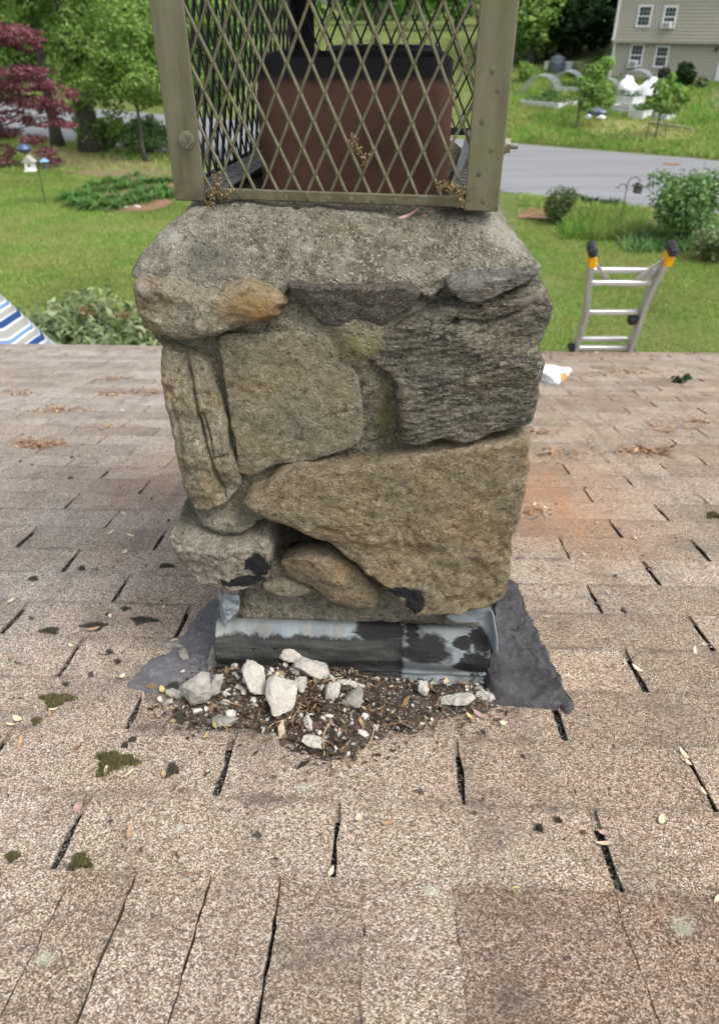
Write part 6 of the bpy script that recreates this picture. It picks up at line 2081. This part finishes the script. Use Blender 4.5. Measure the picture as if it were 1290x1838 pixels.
# fallen needles and catkins gathered in the laps far down the slope
NQ = []
for a, c, w_, h_, n_ in ((1150, 816, 45, 8, 420), (1120, 672, 60, 6, 300), (940, 660, 40, 5, 220), (1190, 775, 60, 8, 260), (960, 782, 40, 6, 200), (1010, 822, 60, 8, 240), (205, 684, 26, 3, 200), (95, 742, 50, 6, 200), (110, 738, 30, 5, 160),
                         (65, 800, 45, 6, 300), (85, 806, 40, 6, 240), (200, 712, 40, 5, 200), (260, 710, 30, 5, 160), (30, 710, 30, 5, 160), (180, 770, 40, 6, 160), (1250, 760, 40, 6, 200), (1060, 640, 60, 4, 200), (960, 925, 22, 6, 50)):
    for _ in range(int(n_ * .45)):
        NQ.append(roof_uv(rr.normal(a, w_ * .6), rr.normal(c, h_ * .6)))
NQ = np.array(NQ)
NQ = NQ[NQ[:, 0] < EAVE_U - .05]
bits('needle_litter', NQ, .018, 4.5, NEED, 37, .006, .35)

# many small chips of mortar, too small to single out
def chips(name, UV, s0, mat, seed):
    r = np.random.default_rng(seed)
    V0, F0 = ico(2, 3, 1.0, .2, 5); F0 = np.array(F0)
    Vs, Fs = [], []
    for k, (u, v) in enumerate(UV):
        q = np.linalg.qr(r.normal(size=(3, 3)))[0]
        s_ = s0 * math.exp(r.normal() * .45)
        P_ = (V0 @ q) * np.array((1, r.uniform(.6, 1), r.uniform(.4, .8))) * s_
        P_ = P_ @ np.linalg.qr(r.normal(size=(3, 3)))[0]
        P_ = P_ + np.array((v, u, surf_h(u, v) + s_ * .35))
        Vs.append(P_); Fs.append(F0 + len(V0) * k)
    V = np.concatenate(Vs)
    W = np.stack([V[:, 0], V[:, 1] * math.cos(PITCH) + V[:, 2] * math.sin(PITCH), -V[:, 1] * math.sin(PITCH) + V[:, 2] * math.cos(PITCH)], 1)
    return tag(on_roof(mk(name, W, np.concatenate(Fs), mat, smooth=False)), kind='stuff')
UVc = []
for a, c, sx_, sy_, n_ in ((500, 1225, 75, 22, 90), (400, 1270, 50, 20, 60), (600, 1260, 50, 25, 60), (590, 1335, 40, 18, 26), (850, 1250, 30, 10, 8), (760, 1235, 50, 8, 10)):
    for _ in range(n_): UVc.append(roof_uv(rr.normal(a, sx_), min(max(rr.normal(c, sy_), 1196), 1370)))
BM_ = plain('mortar_chips', (.56, .535, .475, 1), .95, nscale=160, var=.35, bump=.4, dirt=(.24, .205, .16, 1))
chips('mortar_chips', UVc, .0036, BM_, 51)

# twigs
tw = MB()
for k in range(46):
    u, v = in_pile(1)[0] if k < 38 else np.array(roof_uv(rr.uniform(200, 900), rr.uniform(1150, 1400)))
    L = rr.uniform(.02, .07); a = rr.uniform(0, math.pi)
    h = surf_h(u, v) + .003
    P = [(v + math.cos(a) * L * t + .004 * math.sin(5 * t + k), u + math.sin(a) * L * t, h + .004 * math.sin(3 * t) + .002) for t in np.linspace(-.5, .5, 6)]
    tw.tube([roof_local(q[1], q[0], q[2]) for q in P], rr.uniform(.0005, .0011), 5)
tag(on_roof(tw.build('twig_litter', litter_mat('twigs', [lin(150, 120, 90), lin(100, 78, 58), lin(186, 160, 126), lin(74, 58, 46)]))), kind='stuff')

# broken mortar, piece by piece
g = NT('broken_mortar', .95, .15)
p = g.obj()
c_ = g.ramp(g.noise(p, 35, 5, .65), [(.3, (.38, .36, .315, 1)), (.6, (.56, .545, .50, 1)), (.8, (.68, .665, .63, 1))])
vn = g.add('ShaderNodeSeparateColor', {0: g.vor(p, 520)}).outputs[0]
c_ = g.mix(g.ramp(vn, [(.06, .45), (.14, 0.)]), c_, (.22, .20, .17, 1))
c_ = g.mix(g.ramp(g.noise(p, 28, 5, .7), [(.45, 0.), (.68, .75)]), c_, (.34, .29, .215, 1))
g.color(c_); g.normal(g.bump(g.math('ADD', vn, g.math('MULTIPLY', g.noise(p, 120, 4), 1.5)), .8, .003))
BM = g.m
g2 = plain('grey_mortar', (.25, .238, .21, 1), .95, nscale=70, var=.5, bump=.6, dirt=(.15, .13, .10, 1))
CH = [  # px, py, w, h, rotation, material, label
    (521, 1213, 40, 66, -.35, BM, 'white mortar slab standing at the top middle of the rubble'),
    (563, 1228, 58, 50, .5, BM, 'grey-white mortar wedge right of the upright slab'),
    (502, 1280, 46, 74, .05, BM, 'largest pale mortar wedge lying point down on the pile'),
    (463, 1264, 36, 64, -.5, BM, 'tan stained mortar piece left of the largest wedge'),
    (357, 1268, 44, 62, .45, g2, 'big grey mortar lump at the left end of the rubble'),
    (387, 1262, 28, 58, .65, g2, 'long grey mortar piece leaning on the big left lump'),
    (404, 1308, 46, 22, -.1, g2, 'flat grey chip at the lower left edge of the rubble'),
    (388, 1202, 28, 44, -.3, g2, 'grey mortar piece beside the left end of the flashing'),
    (318, 1256, 44, 16, .4, BM, 'finger shaped mortar piece on the left edge of the rubble'),
    (594, 1271, 24, 38, .1, BM, 'small oval mortar piece in the middle of the rubble'),
    (632, 1276, 36, 42, .2, g2, 'mossy mortar lump near the middle right of the rubble'),
    (634, 1250, 44, 18, .1, BM, 'white mortar bar lying on the mossy lump'),
    (562, 1350, 36, 32, .2, BM, 'mortar lump at the lowest edge of the rubble'),
    (553, 1325, 13, 30, .1, BM, 'thin white mortar sliver on the lowest lump'),
    (820, 1270, 48, 34, -.35, BM, 'chunky white mortar piece at the right part of the dirt'),
    (759, 1255, 20, 30, -.3, BM, 'small white mortar pebble between the pile and the right piece'),
    (873, 1262, 34, 18, .05, BM, 'flat white mortar piece at the right end against the tar'),
    (447, 1193, 28, 24, .2, g2, 'grey mortar bit under the flashing'),
    (534, 1188, 15, 14, .2, BM, 'tiny white bit above the upright slab'),
    (548, 1222, 12, 18, .2, BM, 'small white bit between the slab and the wedge'),
    (540, 1262, 22, 34, .2, BM, 'tan mortar bit right of the largest wedge'),
    (304, 1166, 50, 13, .15, g2, 'bar of grey mortar on the edge of the left tar patch'),
    (331, 1186, 24, 20, .1, g2, 'round grey mortar bit on the left tar patch'),
    (860, 1247, 16, 13, .4, BM, 'little white bit beside the flat right piece'),
    (762, 1226, 18, 12, .1, BM, 'little white bit against the foot of the flashing'),
    (575, 1262, 12, 10, 0, BM, 'pale crumb among the twigs'),
    (433, 1266, 16, 12, .3, BM, 'pale crumb left of the tan piece'),
    (305, 1272, 12, 9, .1, BM, 'pale crumb at the left tip of the rubble')]
for k, (a, c, w_, h_, ro, m_, lab) in enumerate(CH):
    u, v = roof_uv(a, c + h_ * .18)
    s = 1 / upx(roof_world(u, v))
    sx, sy, sz = w_ * s * .74, h_ * s * (.70 if h_ > 1.2 * w_ and h_ > 25 else .82), max(min(w_, h_) * s * .42, .005)
    V, F = ico(5 if max(w_, h_) > 30 else 4, 700 + k, (sx * .96, sy * .96, sz), .07, 16)
    # keep them stubbly: sand grains on the skin
    V = V + V / (np.linalg.norm(V, axis=1)[:, None] + 1e-9) * (fbm(V, 260, 2, k) * .0008 + fbm(V, 90, 3, k + 5) * .0012)[:, None]
    o = mk('mortar_chunk', V, F, m_, None)
    stand = .75 if h_ > 1.2 * w_ and h_ > 25 else 0.0
    q = roof_world(u, v, surf_h(u, v) + sz * .62 + sy * math.sin(stand) * .62)
    o.location = q
    o.rotation_euler = (-PITCH + stand + .18 * math.sin(k * 2.1), .20 * math.cos(k * 1.7), -ro + RYAW)
    tag(o, lab, 'mortar chunk', 'broken mortar pieces behind the chimney')

# ------------------------------------------------------------------ single leaves and moss
def region(a, c):
    if c > 1600: z_ = 'on the ridge caps'
    elif c > 1380: z_ = 'below the debris pile'
    elif c > 1150 and 300 < a < 920: z_ = 'at the edge of the debris pile'
    elif a < 300: z_ = 'left of the debris pile' if c > 1150 else 'left of the chimney foot'
    else: z_ = 'right of the black tar' if c < 1330 else 'right of the debris pile'
    return z_

def uniq(L):
    """give equal labels an order from the left"""
    from collections import defaultdict
    D = defaultdict(list)
    for o, a, lab in L: D[lab].append((a, o))
    W_ = ['leftmost', 'second from left', 'third from left', 'fourth from left', 'fifth from left', 'sixth from left', 'seventh from left', 'eighth from left', 'ninth from left', 'tenth from left']
    for lab, xs_ in D.items():
        xs_.sort(key=lambda t: t[0])
        for i, (a, o) in enumerate(xs_):
            o['label'] = lab if len(xs_) == 1 else (lab + ', ' + (W_[i] if i < len(W_) - 0 and i < len(xs_) - 1 else 'rightmost'))

LM = {'pale': plain('leaf_pale', lin(206, 190, 160), .7, nscale=120, var=.2), 'tan': plain('leaf_tan', lin(164, 134, 104), .7, nscale=120, var=.3),
      'pink': plain('leaf_pink', lin(158, 130, 124), .75, nscale=120, var=.25), 'brown': plain('leaf_brown', lin(118, 90, 70), .7, nscale=120, var=.3), 'yellow': plain('leaf_yellow', lin(184, 164, 110), .7, nscale=120, var=.2)}
def leaf_shape(L, W_, bend, twist):
    V, F = [], []
    n = 9
    for i in range(n):
        t = i / (n - 1)
        w_ = W_ * math.sin(math.pi * (.04 + .94 * t)) ** .8
        for j, s_ in enumerate((-1, 0, 1)):
            V.append((s_ * w_ / 2 * math.cos(twist * t), (t - .5) * L, bend * L * (4 * (t - .5) ** 2) + abs(s_) * W_ * .18 + s_ * w_ * .5 * math.sin(twist * t)))
    for i in range(n - 1):
        for j in range(2): F.append((i * 3 + j, i * 3 + j + 1, (i + 1) * 3 + j + 1, (i + 1) * 3 + j))
    return V, F
protos = [mk('fallen_leaf', *leaf_shape(.020, .0075, .16, .4), LM['pale'], link=False), mk('fallen_leaf', *leaf_shape(.026, .008, .10, -.5), LM['pale'], link=False), mk('fallen_leaf', *leaf_shape(.016, .010, .22, .2), LM['pale'], link=False)]
pm = {}
for kx in LM:
    for i, q in enumerate(protos):
        me = q.data.copy(); me.materials.clear(); me.materials.append(LM[kx]); pm[(kx, i)] = me
LEAVES = [(97, 1287, 'pale'), (92, 1296, 'tan'), (33, 1304, 'pale'), (23, 1315, 'pale'), (21, 1192, 'tan'), (220, 1228, 'pale'), (186, 1184, 'pink'), (259, 1266, 'pink'), (293, 1252, 'yellow'), (370, 1336, 'yellow'), (39, 1348, 'tan'), (142, 1358, 'brown'),
          (192, 1396, 'pale'), (233, 1403, 'pale'), (296, 1404, 'tan'), (138, 1146, 'pale'), (169, 1141, 'tan'), (199, 1117, 'pale'), (294, 1101, 'pale'), (21, 1090, 'pale'), (60, 1061, 'pale'), (130, 1171, 'pale'), (159, 1433, 'pale'), (142, 1467, 'pink'), (234, 1511, 'tan'),
          (347, 1589, 'brown'), (407, 1610, 'tan'), (387, 1685, 'pink'), (409, 1668, 'pale'), (643, 1487, 'pale'), (695, 1494, 'tan'), (594, 1583, 'pale'), (506, 1698, 'tan'), (441, 1723, 'pink'), (922, 1367, 'pale'), (1185, 1487, 'pale'), (1079, 1510, 'pink'),
          (1082, 1530, 'pale'), (922, 1616, 'yellow'), (1281, 1636, 'pale'), (1224, 1367, 'pale'), (1232, 1384, 'pale'), (1258, 1434, 'pale'), (980, 1118, 'pale'), (1095, 1208, 'pink'), (1264, 1169, 'pale'), (1140, 1212, 'pale'), (1163, 1034, 'pink'), (843, 1301, 'yellow'), (858, 1296, 'pink'),
          (902, 1312, 'pale'), (716, 1313, 'tan'), (781, 1310, 'brown'), (800, 1236, 'pale'), (812, 1232, 'pale'), (836, 1240, 'tan'), (880, 1240, 'tan'), (715, 1228, 'pale'), (735, 1227, 'tan'), (610, 1336, 'pink'), (600, 1328, 'pink'), (650, 1320, 'tan'), (1005, 1272, 'brown'), (990, 1278, 'tan'),
          (235, 970, 'pale'), (225, 1000, 'pale'), (200, 965, 'pale'), (1010, 975, 'pale'), (1136, 975, 'pale'), (1050, 1005, 'pale'), (1245, 1180, 'pale'), (960, 912, 'pale'), (978, 920, 'pale')]
ul_ = []
for k, (a, c, kx) in enumerate(LEAVES):
    u, v = roof_uv(a, c)
    o = bpy.data.objects.new('fallen_leaf', pm[(kx, k % 3)])
    COL.objects.link(o)
    o.location = roof_world(u, v, surf_h(u, v) + .0025)
    sc_ = rr.uniform(.55, .9)
    o.scale = (sc_, sc_, sc_)
    o.rotation_euler = (-PITCH + rr.normal(0, .15), rr.normal(0, .2), rr.uniform(0, 6.28))
    tag(o, None, 'leaf', 'fallen leaves on the shingles')
    ul_.append((o, a, {'pale': 'pale dry', 'tan': 'tan dry', 'pink': 'pinkish', 'brown': 'brown curled', 'yellow': 'yellowish'}[kx] + ' fallen leaf ' + region(a, c)))
uniq(ul_)

MOSS = litter_mat('moss', [lin(108, 106, 66), lin(84, 84, 58), lin(132, 126, 80), lin(72, 70, 56), lin(146, 136, 96), lin(98, 88, 70)], .95)
DRYM = litter_mat('dry_moss', [lin(92, 88, 78), lin(70, 68, 62), lin(116, 110, 98), lin(80, 76, 70)], .95)
ML = [(103, 1268, 62, 30, 'm'), (207, 1380, 82, 40, 'm'), (145, 1561, 40, 26, 'm'), (61, 1048, 20, 14, 'd'), (92, 1141, 36, 11, 'd'), (172, 1133, 48, 16, 'd'), (226, 1103, 20, 11, 'd'), (258, 1123, 54, 16, 'd'), (310, 1394, 22, 24, 'd'), (226, 1349, 12, 10, 'd'),
      (240, 1340, 14, 10, 'd'), (313, 1243, 26, 20, 'd'), (25, 1551, 26, 13, 'm'), (136, 1646, 26, 28, 'm'), (385, 1664, 26, 28, 'm'), (148, 1028, 13, 9, 'd'), (1280, 932, 30, 22, 'm'), (240, 1714, 14, 12, 'd'), (325, 1300, 30, 17, 'd'), (212, 1198, 12, 8, 'd'), (197, 1181, 14, 10, 'd'),
      (300, 1024, 34, 10, 'd'), (1000, 1486, 12, 9, 'd'), (966, 1500, 16, 12, 'd'), (120, 1240, 16, 8, 'd'), (68, 1305, 18, 12, 'm'), (128, 865, 14, 6, 'd')]
ul_ = []
for k, (a, c, w_, h_, m_) in enumerate(ML):
    u, v = roof_uv(a, c)
    s = 1 / upx(roof_world(u, v))
    rx, ryy = w_ * s * .5, h_ * s * .75
    n = int(np.clip(w_ * h_ * 1.1, 120, 2400))
    r = np.random.default_rng(800 + k)
    d = r.random(n) ** .5; th = r.uniform(0, 2 * math.pi, n)
    lump = .75 + .35 * np.sin(3 * th + k) + .2 * np.sin(7 * th + 2 * k)
    x, y = d * lump * rx * np.cos(th), d * lump * ryy * np.sin(th)
    hh = (.30 * min(rx, ryy) + .002) * np.clip(1 - d ** 2, .1, 1) * r.uniform(.6, 1.2, n)
    tip = np.stack([x + r.normal(0, .0016, n), y + r.normal(0, .0016, n), hh + .003], 1)
    base = np.stack([x, y, hh * 0 - .002], 1)
    a_ = r.uniform(0, math.pi, n); w2 = .0011 * np.stack([np.cos(a_), np.sin(a_), 0 * a_], 1)
    V = np.stack([base - w2, base + w2, tip], 1).reshape(-1, 3)
    i = np.arange(n)[:, None] * 3
    o = mk('moss_clump', V, np.concatenate([i, i + 1, i + 2], 1), MOSS if m_ == 'm' else DRYM, smooth=False)
    o.location = roof_world(u, v, .0098)
    o.rotation_euler = (-PITCH, 0, RYAW)
    tag(o, None, 'moss', 'moss clumps on the shingles')
    sz_ = 'large' if w_ > 50 else 'small' if w_ > 16 else 'tiny'
    ul_.append((o, a, sz_ + (' green' if m_ == 'm' else ' dark') + ' moss clump ' + region(a, c)))
uniq(ul_)

# slate chips and pebbles
CHIPM = plain('slate_chip', lin(104, 100, 98), .8, nscale=60, var=.25)
for a, c, w_, h_, lab in ((957, 940, 24, 9, 'grey slate chip on the rusty shingles right of the chimney'), (1121, 1104, 13, 11, 'dark grey pebble on the shingles right of the tar'), (1073, 1093, 10, 8, 'grey pebble beside a slot right of the tar'),
                          (1100, 1354, 9, 14, 'grey flake right of the debris pile'), (932, 1010, 15, 7, 'dark chip close to the right side of the chimney'), (1063, 1354, 8, 8, 'tiny grey pebble right of the debris pile'), (175, 1030, 9, 5, 'grey chip on the shingles far left')):
    u, v = roof_uv(a, c); s = 1 / upx(roof_world(u, v))
    o = mk('stone_chip', *ico(2, int(a), (w_ * s * .55, h_ * s * .8, .0035), .15, 7), CHIPM)
    o.location = roof_world(u, v, .0115); o.rotation_euler = (-PITCH, 0, .3)
    tag(o, lab, 'stone chip')

# crumpled white rag with an orange patch, leafy sprig
u, v = roof_uv(986, 683)
s = 1 / upx(roof_world(u, v))
rag = thing('crumpled_bag', 'crumpled white plastic bag with orange print behind the chimney', 'bag', roof_world(u, v, .010), (-PITCH, 0, RYAW))
V, F = ico(5, 77, (46 * s, 60 * s, 24 * s), .12, 7)
V = V + V * (.16 * (1 - np.abs(fbm(V, 22, 3, 6))) - .1)[:, None]
V[:, 2] = np.maximum(V[:, 2], -.001)
RAGM = NT('white_plastic', .45, .4)
p = RAGM.obj()
k_ = RAGM.blob(p, (22 * s, -30 * s, 8 * s), (14 * s, 26 * s, 10 * s), .2, .3, 30)
RAGM.color(RAGM.mix(k_, (.78, .80, .83, 1), lin(232, 150, 70)))
RAGM.normal(RAGM.bump(RAGM.noise(p, 40, 4, .6, 1.0), .5, .01))
mk('bag_body', V, F, RAGM.m, rag)
u, v = roof_uv(1224, 690)
s = 1 / upx(roof_world(u, v))
sp = thing('leafy_sprig', 'fallen green leafy sprig on the shingles far right', 'sprig', roof_world(u, v, .012), (-PITCH, 0, RYAW))
b = MB(); b.tube(catmull([(-18 * s, -6 * s, 0), (0, 0, 8 * s), (16 * s, 14 * s, 12 * s)], 8, closed=False), .002, 5); b.build('stem', BARKD, sp)
leaf_mesh('leaves', [((-8 * s, 0, 4 * s), (11 * s, 16 * s, 4 * s)), ((9 * s, 10 * s, 8 * s), (9 * s, 12 * s, 6 * s))], 46, .035, G_DARK, sp, 5, .6, .2)

# dried seed heads caught in the cage
SEED = litter_mat('dried_seeds', [lin(140, 118, 80), lin(110, 90, 60), lin(164, 144, 104), lin(84, 70, 50)])
def cluster(label, L, n, seed, y=-.004, sp_=.003):
    r = np.random.default_rng(seed)
    P = []
    for a, c in catmull(L, 24, closed=False):
        x, z = kp(a, c, y)
        P.append((x, y, z))
    P = np.array(P)
    C = P[r.integers(0, len(P), n)] + r.normal(0, sp_, (n, 3)) * np.array((1, .8, 1))
    o = thing('seed_cluster', label, 'seed heads', capO, (0, 0, CAPR_Z), 'dried seed heads caught on the cage')
    V, F = [], []
    for q in C:
        s_ = r.uniform(.0007, .0015)
        i = len(V)
        V += [q + np.array(d_) * s_ for d_ in ((1, 0, 0), (-1, 0, 0), (0, 1, 0), (0, -1, 0), (0, 0, 1.3), (0, 0, -1.3))]
        F += [(i, i + 2, i + 4), (i + 2, i + 1, i + 4), (i + 1, i + 3, i + 4), (i + 3, i, i + 4), (i + 2, i, i + 5), (i + 1, i + 2, i + 5), (i + 3, i + 1, i + 5), (i, i + 3, i + 5)]
    mk('seeds', V, F, SEED, o, smooth=False)
    b_ = MB(); b_.tube(P, .0006, 4); b_.build('stalk', BARK, o)
cluster('dried seed heads at the lower left corner of the cage', [(388, 312), (392, 330), (385, 350), (372, 378)], 150, 1)
cluster('thin dried stalk lying along the lower left rail', [(386, 352), (410, 348), (426, 343)], 40, 2)
cluster('dried seed heads at the lower right corner of the cage', [(786, 330), (805, 335), (824, 345), (826, 362)], 190, 3)
cluster('dried seed heads hanging on the middle of the front mesh', [(628, 240), (640, 262), (652, 280), (654, 296)], 90, 4, -.002, .0022)
for k_, (a, c) in enumerate(((735, 388), (806, 426), (768, 386))):
    q2 = cl(a, c, .03 if c < 400 else .012)
    V, F = leaf_shape(.024 if k_ == 0 else .012, .010 if k_ == 0 else .005, .1, .5)
    o = mk('fallen_leaf', V, F, LM['pink' if k_ == 0 else 'brown'])
    zz_ = ZC + .004 if c < 400 else q2[1]
    yy_ = clz(a, c, zz_)
    o.location = OC + CA * yy_[0] + CB * (yy_[1] - (0 if c < 400 else .004)) + np.array((0, 0, zz_))
    o.rotation_euler = (-.5, .1, 1.3)
    tag(o, ['pinkish leaf on the cement crown under the cage', 'small brown leaf stuck on the front of the cement crown', 'small brown leaf beside the pinkish leaf on the crown'][k_], 'leaf')
